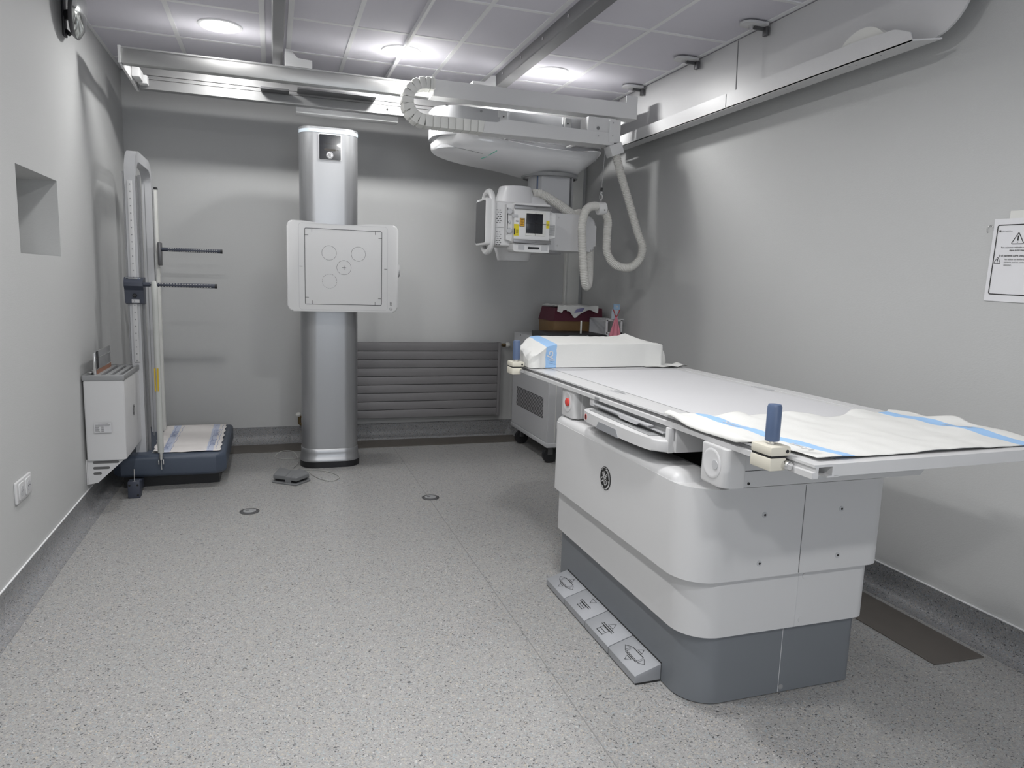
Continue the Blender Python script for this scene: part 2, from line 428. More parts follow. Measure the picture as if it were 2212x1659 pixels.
# ================================================================== BRIDGE
br = thing('crane_bridge', (.75, 4.75, 2.38), 'long horizontal aluminium bridge running across the room under the two ceiling rails', 'crane bridge')
b = B(); b.box(-.752, 4.50, 2.400, 2.30, 4.56, 2.482, .003); b.box(-.752, 4.497, 2.476, 2.30, 4.50, 2.484); b.build('front_beam', 'alu', br)
b = B(); prof = [(5.00, 2.386), (5.00, 2.436), (5.006, 2.438), (5.006, 2.442), (5.00, 2.444), (5.00, 2.455), (5.010, 2.458), (5.010, 2.466), (5.002, 2.468), (5.002, 2.53), (5.06, 2.53), (5.06, 2.386)]
b.prism([p for p in prof], -.745, 2.30, 'x'); b.build('rear_beam', 'alu_dim', br)
b = B(); b.prism([(4.492, 2.398), (5.065, 2.378), (5.065, 2.405), (4.60, 2.486), (4.492, 2.486)], -.766, -.753, 'x'); b.build('end_plate', 'whitec', br)
b = B(); b.prism([(4.492, 2.398), (5.065, 2.378), (5.065, 2.53), (4.492, 2.50)], 2.300, 2.312, 'x'); b.build('end_plate', 'whitec', br)
b = B(); b.box(-.74, 4.93, 2.40, -.69, 4.998, 2.45, .004); b.box(-.752, 4.8, 2.405, -.71, 4.93, 2.46, .004); b.build('end_bracket', 'whitec', br)
for x in (.09, 1.355):
    s = 1 if x < 1 else -1
    b = B(); b.prism([(x, 2.486), (x+.15*s, 2.486), (x+.15*s, 2.53), (x+.07*s, 2.535), (x+.03*s, 2.575), (x, 2.578)], 4.50, 4.58, 'y'); b.build('hanger', 'whitec', br)
for x in (.04, 1.46): B().box(x-.03, 4.9, 2.531, x+.03, 5.02, 2.579, .003).build('hanger', 'whitec', br)
b = B(); b.box(.17, 4.86, 2.452, .66, 4.99, 2.462); b.box(-.05, 4.90, 2.44, .12, 4.99, 2.452); b.build('cover_strip', 'darksteel', br)
b = B(); b.box(.165, 5.065, 2.352, .835, 5.16, 2.374, .002); b.box(.165, 5.062, 2.372, .835, 5.09, 2.388); b.build('cable_channel', 'whitec', br)
B().lathe([(.007, 0), (.007, .004), (0, .004)], (.75, 5.0, 2.415), (0, -1, 0), 12).build('screw', 'gasket', br)
# upper cable trough in front of the beam, with upstanding right end
b = B(); b.prism([(.925, 2.482), (2.215, 2.482), (2.215, 2.527), (2.298, 2.527), (2.298, 2.388), (.935, 2.388)], 4.385, 4.388, 'y')
b.box(.925, 4.386, 2.385, 2.298, 4.49, 2.389); b.box(2.295, 4.386, 2.388, 2.298, 4.49, 2.527)
b.build('cable_trough', 'whitec', br)
B().box(.96, 4.392, 2.3895, 2.18, 4.484, 2.45, .004).build('bounce_filler', 'gasket', br)  # unseen dark filler added to cut lamp bounce onto the ceiling
# drag chain hanging from trough
links = [(.925, 2.437), (.885, 2.437)]
cx, cz, rad = .872, 2.331, .106
path = [(.925, 2.437), (.900, 2.437)] + [(cx + rad*1.0*math.cos(a), cz + rad*math.sin(a)) for a in [PI/2 + PI*i/9 for i in range(0, 10)]] + [(cx+.046*k, 2.225 - .0003*k) for k in range(1, 9)]
b = B()
for i in range(len(path)-1):
    a, c = Vector((path[i][0], 4.31, path[i][1])), Vector((path[i+1][0], 4.31, path[i+1][1]))
    d = (c-a); L_ = d.length; d.normalize(); nrm = Vector((-d.z, 0, d.x))
    R3 = Matrix(((d.x, 0, nrm.x), (0, 1, 0), (d.z, 0, nrm.z))).to_4x4(); R3.translation = (a+c)/2
    b.box(-L_/2-.004, .004, -.028, L_/2+.004, .085, .028, 0, 2, R3)
    b.box(-L_/2+.0004, -.004, -.034, L_/2-.0012, .09, .034, .003, 2, R3)
b.build('drag_chain', 'chain', br)

# ================================================================== TUBE CRANE
cr = thing('xray_tube_crane', (1.845, 4.75, 1.43), 'white ceiling-hung x-ray tube crane with collimator, telescopic column and corrugated hoses', 'x-ray machine')
# gear housing with rounded left end
b = B(); b.prism(rrect(1.00, 4.575, 2.16, 4.985, (.06, .16, .16, .06), 10), 2.215, 2.392, bev=.006); b.build('carriage_housing', 'lgrey', cr)
b = B(); b.prism(rrect(1.02, 4.60, 2.14, 4.96, (.06, .15, .15, .06), 10), 2.14, 2.22, bev=.004); b.build('carriage_base', 'lgrey', cr)
for (x, z) in ((1.285, 2.372), (2.03, 2.360)): B().lathe([(.008, 0), (.008, .003), (0, .003)], (x, 4.573, z), (0, -1, 0), 14).build('screw', 'mgrey', cr)
for x in (1.412, 1.86):
    b = B(); b.box(x, 4.56, 2.24, x+.045, 4.574, 2.386); b.box(x-.012, 4.565, 2.345, x, 4.574, 2.39); k = b.build('tray_bracket', 'whitec', cr)
    B().lathe([(.005, 0), (.005, .002), (0, .002)], (x+.02, 4.559, 2.35), (0, -1, 0), 12).build('screw', 'gasket', k)
B().box(1.06, 4.60, 2.391, 2.12, 4.96, 2.3935).build('bounce_damper', 'gasket', cr)  # unseen dark sheet added so the housing throws less light upward
# streamlined lower cover lofted along x
st = [ # x, half width, z top, z bottom, flat
 (1.008, .02, 2.168, 2.150), (1.018, .07, 2.190, 2.130), (1.05, .13, 2.213, 2.112), (1.11, .19, 2.224, 2.098), (1.20, .235, 2.222, 2.082), (1.32, .262, 2.210, 2.068), (1.45, .272, 2.195, 2.055), (1.56, .274, 2.183, 2.040),
 (1.64, .274, 2.176, 2.024), (1.70, .274, 2.172, 2.018), (1.80, .273, 2.168, 2.018), (1.92, .270, 2.168, 2.018), (1.985, .266, 2.172, 2.022), (2.03, .255, 2.180, 2.052), (2.08, .235, 2.188, 2.092), (2.13, .20, 2.196, 2.135), (2.165, .15, 2.20, 2.168), (2.18, .11, 2.20, 2.188)]
rings = []
yc = 4.78
dense = []
for i in range(len(st)-1):
    P4 = [Vector(st[max(0, min(len(st)-1, j))]) for j in (i-1, i, i+1, i+2)]
    for k in range(5):
        t = k/5; dense.append(tuple(.5*((2*P4[1]) + (P4[2]-P4[0])*t + (2*P4[0]-5*P4[1]+4*P4[2]-P4[3])*t*t + (3*P4[1]-P4[0]-3*P4[2]+P4[3])*t**3)))
st = dense + [st[-1]]
for x, w, zt, zb in st:
    ring = []
    for i in range(25):
        a = PI*i/24; c, s_ = math.cos(a), math.sin(a)
        ring.append((x, yc - math.copysign(abs(c)**.75, c)*w, zt - abs(s_)**.8*(zt-zb)))
    ring += [(x, yc + w*.97, zt+.003), (x, yc + w*.5, zt+.004), (x, yc, zt+.004), (x, yc - w*.5, zt+.004), (x, yc - w*.97, zt+.003)]
    rings.append(ring)
b = B(); b.loft(rings); cov = b.build('lower_cover', 'whiteg', cr, 50)
b = B(); b.lathe([(.20, 2.035), (.195, 2.014), (.183, 2.010), (.178, 2.03)], (1.842, 4.76, 0), n=40); b.build('column_collar', 'mgrey', cr)
# green alignment marks follow the cover's front
def cover_y(x, z):
    for (xa, wa, ta, ba), (xb, wb, tb, bb) in zip(st, st[1:]):
        if xa <= x <= xb:
            f = (x-xa)/(xb-xa); w = wa+(wb-wa)*f; zt = ta+(tb-ta)*f; zb = ba+(bb-ba)*f; break
    k = max(0, (zt-z)/(zt-zb)); s_ = min(1, k)**(1/.8); c = math.sqrt(max(0, 1-s_*s_))
    return yc - w*c**.75
for seg, hh, mm in ((((1.305, 2.088), (1.335, 2.097)), .003, 'green'), (((1.34, 2.103), (1.385, 2.130)), .003, 'green'), (((1.13, 2.139), (1.30, 2.110)), .0007, 'inkg')):
    b = B(); n_ = 14 if mm == 'inkg' else 6; ring = []
    for i in range(n_+1):
        f = i/n_; x = seg[0][0]+(seg[1][0]-seg[0][0])*f; z = seg[0][1]+(seg[1][1]-seg[0][1])*f
        ring.append([(x, cover_y(x, z)-.002, z-hh), (x, cover_y(x, z)-.002, z+hh), (x, cover_y(x, z)+.02, z+hh), (x, cover_y(x, z)+.02, z-hh)])
    b.loft(ring); b.build('alignment_mark', mm, cr)
# lower tray carrying the chain's moving end
b = B(); b.prism([(1.225, 2.192), (1.235, 2.252), (1.31, 2.254), (1.36, 2.276), (2.10, 2.262), (2.10, 2.188), (2.05, 2.186)], 4.30, 4.304, 'y')
b.box(1.225, 4.304, 2.188, 2.10, 4.42, 2.192); b.build('lower_tray', 'whitec', cr)
for x in (1.43, 1.88): B().box(x, 4.42, 2.20, x+.03, 4.57, 2.206).build('tray_arm', 'whitec', cr)
b = B(); b.box(1.915, 4.305, 2.262, 2.11, 4.43, 2.352, .003); b.box(2.06, 4.296, 2.205, 2.14, 4.43, 2.345, .002); jb = b.build('junction_box', 'whitec', cr)
B().lathe([(.011, 0), (.011, .003), (.006, .003), (.006, .001), (0, .001)], (1.985, 4.304, 2.285), (0, -1, 0), 20).build('screw', 'alud', jb)
for (x, z) in ((2.085, 2.325), (2.085, 2.245), (1.985, 2.235)): B().lathe([(.0045, 0), (.0045, .003), (0, .003)], (x, 4.296, z), (0, -1, 0), 12).build('screw', 'chrome', jb)
Rm = Matrix.Translation((2.117, 4.33, 2.165)) @ Matrix.Rotation(math.radians(-22), 4, 'Y')
b = B(); b.box(-.045, -.045, -.035, .045, .045, .035, .005, 2, Rm); b.build('hose_clamp', 'whitec', cr)
# telescopic column: faceted extrusion
pc = [(1.705, 4.70), (1.735, 4.625), (1.935, 4.615), (1.985, 4.68), (1.995, 4.80), (1.94, 4.90), (1.75, 4.90), (1.705, 4.82)]
B().prism(pc, 1.62, 2.04, bev=.003, seg=1).build('telescopic_column', 'lgrey', cr)
def sc_(k, dz): return [(1.85+(x-1.85)*k, 4.76+(y-4.76)*k) for x, y in pc]
b = B(); b.box(1.715, 4.658, 1.63, 1.721, 4.668, 2.035); b.build('column_stripe', 'blue', cr)
b = B(); b.box(1.951, 4.615, 1.63, 1.962, 4.64, 2.035); b.build('column_stripe', 'mgrey', cr)
# swivel arm body
b = B(); b.prism(rrect(1.64, 1.512, 2.065, 1.752, (.07, .03, .03, .04), 8), 4.43, 4.75, 'y', bev=.02, seg=4); arm = b.build('arm_body', 'whiteg', cr)
for z in (1.725, 1.545): B().lathe([(.006, 0), (.005, .003), (0, .003)], (1.79, 4.43, z), (0, -1, 0), 14).build('screw', 'white', arm)
B().cyl((1.85, 4.70, 1.50), (1.85, 4.70, 1.66), .07, n=24).build('arm_pivot', 'lgrey', cr)
# tube housing: upright drum with flared ends and a round bulge
b = B(); b.lathe([(.10, 1.432), (.103, 1.434), (.115, 1.48), (.132, 1.53), (.150, 1.575), (.152, 1.66), (.150, 1.745), (.140, 1.785), (.122, 1.83), (.106, 1.888), (.100, 1.896), (.0, 1.900)], (1.487, 4.44, 0), n=48)
b.build('tube_housing', 'whiteg', cr, 50)
b = B(); b.lathe([(.02, 1.478), (.08, 1.482), (.12, 1.498), (.15, 1.53), (.165, 1.58), (.168, 1.66), (.165, 1.74), (.150, 1.79), (.12, 1.828), (.08, 1.845), (.01, 1.85)], (1.575, 4.47, 0), n=48)
b.build('tube_bulge', 'whiteg', cr, 60)
# body block behind the collimator, with vent slots
b = B(); b.box(1.275, 4.17, 1.512, 1.52, 4.42, 1.775, .012, 3); blk = b.build('control_block', 'whitec', cr)
for zz in (1.685, 1.555):
    b = B()
    for r_ in range(7):
        for c_ in range(2):
            x = 1.283 + c_*.017 + (.006 if r_ % 2 else 0); z = zz + (r_-3)*.0125
            b.box(x, 4.168, z-.0016, x+.010, 4.171, z+.0016)
    b.build('vent_slots', 'ink', blk)
b = B(); b.box(1.274, 4.1685, 1.6195, 1.335, 4.171, 1.6207); b.build('panel_seam', 'inkg', blk)
# collimator head
co = B().box(1.372, 4.10, 1.53, 1.60, 4.32, 1.765, .004).build('collimator', 'whitec', cr)
b = B(); b.prism([(1.333, 1.548), (1.372, 1.538), (1.372, 1.762), (1.333, 1.756)], 4.13, 4.30, 'y', bev=.003); side = b.build('knob_panel', 'whitec', cr)
for (z, r_) in ((1.712, .017), (1.60, .017), (1.652, .008)):
    B().lathe([(r_, 0), (r_, .012), (r_*.8, .016), (0, .016)], (1.352, 4.129, z), (-.25, -1, 0), 20).build('knob', 'lgrey', side)
B().box(1.338, 4.1265, 1.575, 1.341, 4.130, 1.735).build('slot', 'ink', side)
for (z0_, z1_) in ((1.728, 1.752), (1.530, 1.552)):
    b = B(); b.box(1.368, 4.088, z0_, 1.606, 4.10, z1_, .003); b.box(1.368, 4.080, z1_-.004 if z0_ > 1.6 else z0_, 1.606, 4.09, z1_ if z0_ > 1.6 else z0_+.004); rl = b.build('accessory_rail', 'alud', co)
    B().lathe([(.003, 0), (.003, .002), (0, .002)], (1.51, 4.087, (z0_+z1_)/2), (0, -1, 0), 10).build('screw', 'ink', rl)
b = B(); b.box(1.444, 4.095, 1.576, 1.572, 4.102, 1.718, .002); wf = b.build('window_frame', 'offw', co)
b = B(); b.box(1.447, 4.0925, 1.590, 1.553, 4.0955, 1.706, .001); b.build('light_window', 'glass_dark', wf)
b = B(); b.box(1.5045, 4.0915, 1.578, 1.5062, 4.0928, 1.716); b.box(1.441, 4.0915, 1.647, 1.575, 4.0928, 1.6487); b.build('cross_line', 'ink', wf)
def label(x0, z0_, x1, z1_, m_, nm='warning_label'):
    return B().box(x0, 4.0975, z0_, x1, 4.1003, z1_).build(nm, m_, co)
l1 = label(1.407, 1.628, 1.438, 1.676, 'orange'); b = B()
for k in range(5): b.box(1.413, 4.0966, 1.638+.007*k, 1.432-.004*(k % 2), 4.0976, 1.6405+.007*k)
for (a_, c_, d_, e_) in ((1.407, 1.628, 1.438, 1.630), (1.407, 1.674, 1.438, 1.676), (1.407, 1.628, 1.409, 1.676), (1.436, 1.628, 1.438, 1.676)): b.box(a_, 4.0966, c_, d_, 4.0976, e_)
b.build('print', 'ink', l1)
l2 = label(1.372, 1.572, 1.402, 1.640, 'yellow'); b = B(); b.box(1.372, 4.0965, 1.578, 1.380, 4.0976, 1.615)
for k in range(4): b.box(1.385, 4.0966, 1.580+.008*k, 1.398, 4.0976, 1.5822+.008*k)
b.build('print', 'ink', l2)
l3 = label(1.578, 1.625, 1.597, 1.668, 'yellow'); b = B()
for k in range(4): b.box(1.582, 4.0966, 1.632+.008*k, 1.593, 4.0976, 1.6342+.008*k)
b.build('print', 'inkg', l3)
B().box(1.357, 4.090, 1.680, 1.392, 4.100, 1.695, .001).build('latch', 'lgrey', co)
B().box(1.382, 4.0972, 1.655, 1.398, 4.0985, 1.660).build('marking', 'ink', co)
b = B(); b.prism(rrect(1.370, 1.478, 1.602, 1.528, (.004, .004, .018, .004), 4), 4.10, 4.22, 'y', bev=.002); bp_ = b.build('bottom_panel', 'whitec', cr)
b = B(); b.prism(rrect(1.463, 1.4965, 1.537, 1.5105, .006, 4), 4.097, 4.1005, 'y'); b.build('camera_slot', 'blackg', bp_)
for x in (1.402, 1.552): B().box(x, 4.0985, 1.490, x+.040, 4.1005, 1.519).build('grille', 'lgrey', bp_)
b = B(); b.prism([(1.602, 1.560), (1.655, 1.572), (1.655, 1.712), (1.602, 1.740)], 4.14, 4.34, 'y', bev=.003); sb = b.build('side_box', 'whitec', cr)
b = B()
for k in range(11): b.box(1.610, 4.137, 1.588+.006*k, 1.650, 4.1405, 1.5905+.006*k)
b.build('louvre', 'mgrey', sb)
# operator console: white handle ring and touch screen
ring = []
def ringpath(): # rounded rectangle in (y,z)
    return rrect(4.14, 1.475, 4.34, 1.832, .09, 8)
b = B(); P_ = ringpath(); n_ = len(P_)
c0 = Vector((sum(p[0] for p in P_)/n_, sum(p[1] for p in P_)/n_))
b.tube([(1.25, *p) for p in P_] + [(1.25, *P_[0])], .018, 10, False); hr = b.build('handle_ring', 'whitec', cr)
b = B(); b.prism(rrect(4.13, 1.512, 4.35, 1.788, .02, 4), 1.205, 1.24, 'x', bev=.006); sc = b.build('console_body', 'whitec', cr)
B().prism(rrect(4.142, 1.526, 4.338, 1.774, .012, 4), 1.2025, 1.206, 'x').build('touch_screen', 'glass_dark', sc)
B().box(1.235, 4.20, 1.56, 1.28, 4.30, 1.74, .006).build('console_mount', 'whitec', cr)

def hose(pts, r=.0285, pitch=.0098, name='corrugated_hose', m_='hose'):
    sp = spline(pts, .0031)
    # resample evenly
    acc = [0]
    for a, c in zip(sp, sp[1:]): acc.append(acc[-1] + (c-a).length)
    L_ = acc[-1]; n_ = int(L_/(pitch/4)); out = []; j = 0
    for i in range(n_+1):
        s_ = L_*i/n_
        while j < len(acc)-2 and acc[j+1] < s_: j += 1
        f = (s_-acc[j])/max(1e-9, acc[j+1]-acc[j]); out.append(sp[j].lerp(sp[j+1], min(1, f)))
    b = B(); b.tube(out, lambda i: r*(1, .93, .83, .93)[i % 4], 16, True, 8); return b.build(name, m_, cr, 80)
hose([(2.130, 4.33, 2.145), (2.165, 4.32, 2.03), (2.23, 4.30, 1.84), (2.297, 4.29, 1.655), (2.335, 4.28, 1.56), (2.325, 4.28, 1.48), (2.27, 4.28, 1.425), (2.20, 4.28, 1.415), (2.13, 4.28, 1.44), (2.085, 4.29, 1.51), (2.083, 4.30, 1.62), (2.088, 4.31, 1.72), (2.045, 4.31, 1.785), (1.985, 4.30, 1.80), (1.925, 4.29, 1.775), (1.895, 4.28, 1.69), (1.893, 4.27, 1.58), (1.905, 4.26, 1.43), (1.925, 4.27, 1.32), (1.96, 4.31, 1.285), (2.0, 4.37, 1.33), (2.035, 4.45, 1.46), (2.06, 4.52, 1.61), (2.03, 4.56, 1.72), (1.97, 4.56, 1.765)])
hose([(1.60, 4.44, 1.862), (1.66, 4.44, 1.866), (1.74, 4.44, 1.835), (1.83, 4.45, 1.79), (1.90, 4.47, 1.755), (1.95, 4.50, 1.745)], r=.031, name='corrugated_hose')
B().lathe([(.045, -.03), (.05, -.02), (.05, .02), (.045, .03)], (1.965, 4.50, 1.745), (0, 1, 0), 24).build('hose_fitting', 'hose', cr)
b = B(); b.lathe([(.036, -.028), (.040, -.024), (.040, .024), (.036, .028)], (2.035, 4.305, 1.787), (1, 0, .06), 28); hc = b.build('hose_collar', 'whitec', cr)
B().lathe([(.004, 0), (.004, .002), (0, .002)], (2.04, 4.264, 1.775), (0, -1, 0), 10).build('screw', 'ink', hc)
B().tube([(2.03, 4.305, 1.905), (2.045, 4.31, 2.19)], .0016, 6).build('balance_cable', 'alud', cr)
b = B(); b.cyl((2.03, 4.305, 1.895), (2.031, 4.305, 1.918), .007, n=10); b.build('cable_stop', 'black', cr)
def oval(c, w, h, ax):
    return [Vector(c) + (Vector((w*math.cos(a), 0, 0)) if ax == 0 else Vector((0, w*math.cos(a), 0))) + Vector((0, 0, h*math.sin(a))) for a in [2*PI*i/16 for i in range(17)]]
b = B(); b.tube(oval((2.03, 4.305, 1.886), .005, .012, 0), .0016, 6); b.tube(oval((2.029, 4.305, 1.86), .009, .022, 0), .0022, 6); b.tube(oval((2.03, 4.305, 1.838), .005, .012, 1), .0016, 6); b.build('carabiner', 'chrome', cr)

# ================================================================== CABLE HOUSING ON RIGHT WALL
ch = thing('wall_cable_housing', (2.44, 3.5, 2.27), 'long white cable housing with a rounded end along the top of the right wall', 'cable housing')
r_ = .17; pts = [(4.93, 2.28), (4.93, 2.645), (2.095, 2.645), (2.095, 2.46)]
pts += [(2.265 - .17*math.cos(a), 2.45 - .17*math.sin(a)) for a in [PI/2*i/10 for i in range(0, 11)]]
b = B(); b.prism(pts, 2.435, 2.445, 'x'); bkp = b.build('back_panel', 'white', ch)
b = B(); b.prism([(4.74, 2.267), (4.74, 2.346), (2.56, 2.350), (2.36, 2.338), (2.285, 2.305), (2.27, 2.267)], 2.357, 2.361, 'x'); fl = b.build('front_lip', 'white', ch)
b = B(); b.prism([(2.357, 2.262), (2.438, 2.28), (2.438, 2.276), (2.357, 2.268)][::-1] if False else [(2.357, 4.745), (2.438, 4.93), (2.438, 2.21), (2.357, 2.27)], 2.268, 2.274); b.build('bottom_plate', 'white', ch)
B().box(2.3555, 3.476, 2.275, 2.3575, 3.479, 2.345).build('joint', 'mgrey', fl)
for (y, k) in ((2.62, 2), (3.02, 2), (2.45, 1), (3.3, 1)):
    for i in range(k): B().cyl((2.385+.01*i, y-.03*i, 2.2685), (2.385+.01*i, y-.03*i, 2.2665), .004, n=8).build('rivet', 'mgrey', ch)
B().lathe([(.009, 0), (.009, .003), (0, .003)], (2.434, 2.19, 2.43), (-1, 0, 0), 12).build('screw', 'gasket', ch)
b = B(); b.lathe([(.16, 0), (.16, .03), (0, .03)], (2.40, 2.55, 2.24), (-1, 0, 0), 48); 
for v in list(b.bm.verts):
    if v.co.z < 2.276: v.co.z = 2.276
b.build('chain_loop', 'offw', ch)
B().tube([(2.362, 3.40, 2.345), (2.362, 3.41, 2.60)], .0028, 8).build('hanger_rod', 'alud', ch)
for y, lab in ((3.27, 'with the thin rod hanging below it, nearest the camera'), (3.90, 'middle one of the three along the ceiling edge'), (4.565, 'above the right end of the crane bridge')):
    t_ = thing('ceiling_bracket', (2.35, y, 2.60), 'small white bolted ceiling bracket ' + lab, 'bracket', 'brackets on the ceiling edge by the right wall')
    b = B(); b.prism(rrect(2.27, y-.05, 2.41, y+.04, (.01, .045, .045, .01), 6), 2.628, 2.640, bev=.002); b.build('bracket_plate', 'white', t_)
    B().cyl((2.33, y-.005, 2.608), (2.33, y-.005, 2.630), .014, n=6).build('bolt', 'chrome', t_)
    b = B(); b.box(2.35, y-.012, 2.612, 2.43, y+.0, 2.628); b.box(2.405, y-.03, 2.585, 2.425, y+.0, 2.628, .002); b.build('clip', 'darksteel', t_)

# ================================================================== WALL STAND (column + detector)
ws = thing('detector_stand', (.365, 5.0, 0), 'tall silver column with a square white detector panel and dark display', 'x-ray detector stand')
def stad(x0, x1, y0, y1, r, e=0): return rrect(x0-e, y0-e, x1+e, y1+e, r+e, 10)
cx0, cx1, cy0, cy1 = .178, .552, 4.875, 5.13
B().prism(stad(cx0, cx1, cy0, cy1, .10, .012), .0, .042, bev=.003).build('base_ring', 'black', ws)
b = B()
ringsz = [(.042, .012), (.055, .013), (.062, .008), (.10, .004), (.128, .003), (.131, 0)]
b.loft([[(x, y, z) for x, y in stad(cx0, cx1, cy0, cy1, .10, e)] for z, e in ringsz]); b.build('foot_skirt', 'silver', ws, 60)
B().prism(stad(cx0, cx1, cy0, cy1, .10), .131, 2.205).build('column_shell', 'silver', ws, 60)
B().prism(stad(cx0, cx1, cy0, cy1, .10, .002), 2.205, 2.226).build('light_band', 'led', ws, 60)
B().prism(stad(cx0, cx1, cy0, cy1, .10, .001), 2.226, 2.240, bev=.006).build('top_cap', 'silver', ws, 60)
mk('rdo', (.035, .03, .025), .4)
dp = B().prism(rrect(.295, 2.034, .437, 2.197, .008, 4), 4.867, 4.876, 'y', bev=.001).build('display_bezel', 'white', ws)
dg = B().prism(rrect(.299, 2.038, .433, 2.193, .006, 4), 4.8655, 4.868, 'y').build('display_glass', 'blackg', ws)
b = B(); b.box(.33, 4.8648, 2.094, .40, 4.8656, 2.106); b.box(.33, 4.8648, 2.138, .37, 4.8656, 2.140); b.box(.345, 4.8648, 2.170, .38, 4.8656, 2.172); b.box(.405, 4.8648, 2.098, .42, 4.8656, 2.101); b.build('display_readout', 'rdo', dg)
badge((.364, 4.8652, 2.066), (1, 0, 0), (0, 0, 1), .022, ws, 'paper', 'inkg')
# detector panel
b = B()
pp = rrect(.090, 1.072, .782, 1.635, .035, 6)
n_top = []
for x, z in pp:
    n_top.append((x, z))
# top edge dips at its centre
top = []
for i in range(1, 24):
    x = .747 - (.747-.125)*i/24; u = (x-.40)/.16
    top.append((x, 1.635 - .014*math.exp(-u**4)))
i7 = 7
pp2 = pp[:i7] + top + pp[i7:]
b.prism(pp2, 4.70, 4.80, 'y', bev=.012, seg=4); pan = b.build('detector_housing', 'whitec', ws, 50)
b = B(); b.stroke(rrect(.160, 1.084, .714, 1.620, .02, 5), .0014, (0, 4.6995, 0), (1, 0, 0), (0, 0, 1), (0, -1, 0), .0003, True); b.build('panel_groove', 'lgrey', pan, 0)
b = B(); O = (0, 4.6993, 0); AX = ((1, 0, 0), (0, 0, 1), (0, -1, 0))
sq = rrect(.197, 1.118, .676, 1.590, .008, 4); b.stroke(sq, .0030, O, *AX, .0006, True)
for (a, c) in (((.240, 1.590), (.240, 1.568)), ((.197, 1.547), (.219, 1.547)), ((.634, 1.590), (.634, 1.568)), ((.676, 1.547), (.654, 1.547)), ((.240, 1.118), (.240, 1.140)), ((.197, 1.160), (.219, 1.160)), ((.634, 1.118), (.634, 1.140)), ((.676, 1.160), (.654, 1.160)), ((.163, 1.353), (.183, 1.353)), ((.692, 1.353), (.712, 1.353)), ((.424, 1.353), (.450, 1.353)), ((.437, 1.340), (.437, 1.366))):
    b.stroke([a, c], .0024, O, *AX, .0006)
for (cx_, cz_, dash) in ((.345, 1.442, 0), (.527, 1.442, 0), (.437, 1.353, 0), (.347, 1.265, 1)):
    R_ = .045
    if dash:
        for k in range(24):
            a0 = 2*PI*k/24; b.stroke([(cx_+R_*math.cos(a0+da), cz_+R_*math.sin(a0+da)) for da in (0, .08, .16)], .0014, O, *AX, .0006)
    else: b.stroke([(cx_+R_*math.cos(2*PI*k/48), cz_+R_*math.sin(2*PI*k/48)) for k in range(48)], .0014, O, *AX, .0006, True)
b.build('field_marks', 'ink', pan, 0)
b = B(); px, pz = .737, 1.130
b.lathe([(.003, 0), (.003, .0008), (0, .0008)], (px, 4.6995, pz+.010), (0, -1, 0), 12)
for st_ in ([(px-.007, pz+.003), (px, pz+.005), (px+.007, pz+.003)], [(px, pz+.005), (px, pz-.002), (px-.005, pz-.011)], [(px, pz-.002), (px+.005, pz-.011)]): b.stroke(st_, .0026, O, *AX, .0006)
b.stroke([(px+.009*math.cos(2*PI*k/24), 1.095+.009*math.sin(2*PI*k/24)) for k in range(24)], .0012, O, *AX, .0006, True)
b.stroke([(px-.003, 1.090), (px, 1.100), (px+.004, 1.091)], .0022, O, *AX, .0006); b.build('patient_symbols', 'ink', pan, 0)
b = B(); b.lathe([(.046, -.012), (.046, .010), (.040, .017), (0, .019)], (.782, 4.755, 1.346), (1, 0, 0), 32); b.build('side_knob', 'white', ws)
b = B(); b.box(.27, 4.795, 1.20, .46, 4.88, 1.50, .008); b.build('mount_arm', 'mgrey', ws)

# ================================================================== RADIATOR
rd = thing('radiator', (1.0, 5.66, .18), 'wide dark grey flat-panel radiator of horizontal slats on the back wall', 'radiator')
b = B()
for k in range(9):
    z = .190 + k*.0673; b.box(.24, 5.585, z, 1.765, 5.60, z+.063, .003)
b.build('slats', 'rad', rd)
b = B(); b.box(.24, 5.600, .185, 1.765, 5.63, .795); b.build('backing', 'rad', rd)
B().box(1.765, 5.58, .182, 1.792, 5.635, .797, .003).build('end_strip', 'rad', rd)
B().box(.23, 5.58, .182, .242, 5.635, .797, .003).build('end_strip', 'rad', rd)
for x in (.5, 1.5): B().box(x, 5.63, .3, x+.05, YB-.002, .7).build('wall_bracket', 'rad', rd)
b = B(); b.cyl((1.79, 5.61, .775), (1.84, 5.61, .775), .010, n=12); b.cyl((1.81, 5.61, .775), (1.835, 5.61, .775), .016, n=6); v_ = b.build('valve', 'brass', rd)
B().lathe([(.012, 0), (.022, .008), (.024, .022), (.018, .034), (0, .038)], (1.838, 5.61, .775), (1, 0, 0), 20).build('valve_knob', 'offw', v_)
b = B(); b.cyl((.24, 5.61, .215), (.185, 5.61, .215), .010, n=12); b.cyl((.185, 5.61, .16), (.185, 5.61, .225), .012, n=12); b.cyl((.185, 5.61, .165), (.21, 5.61, .15), .012, n=8); v_ = b.build('valve', 'brass', rd)
B().lathe([(.010, 0), (.020, .006), (.021, .018), (.014, .028), (0, .03)], (.178, 5.60, .222), (-.2, -.2, 1), 20).build('valve_knob', 'offw', v_)

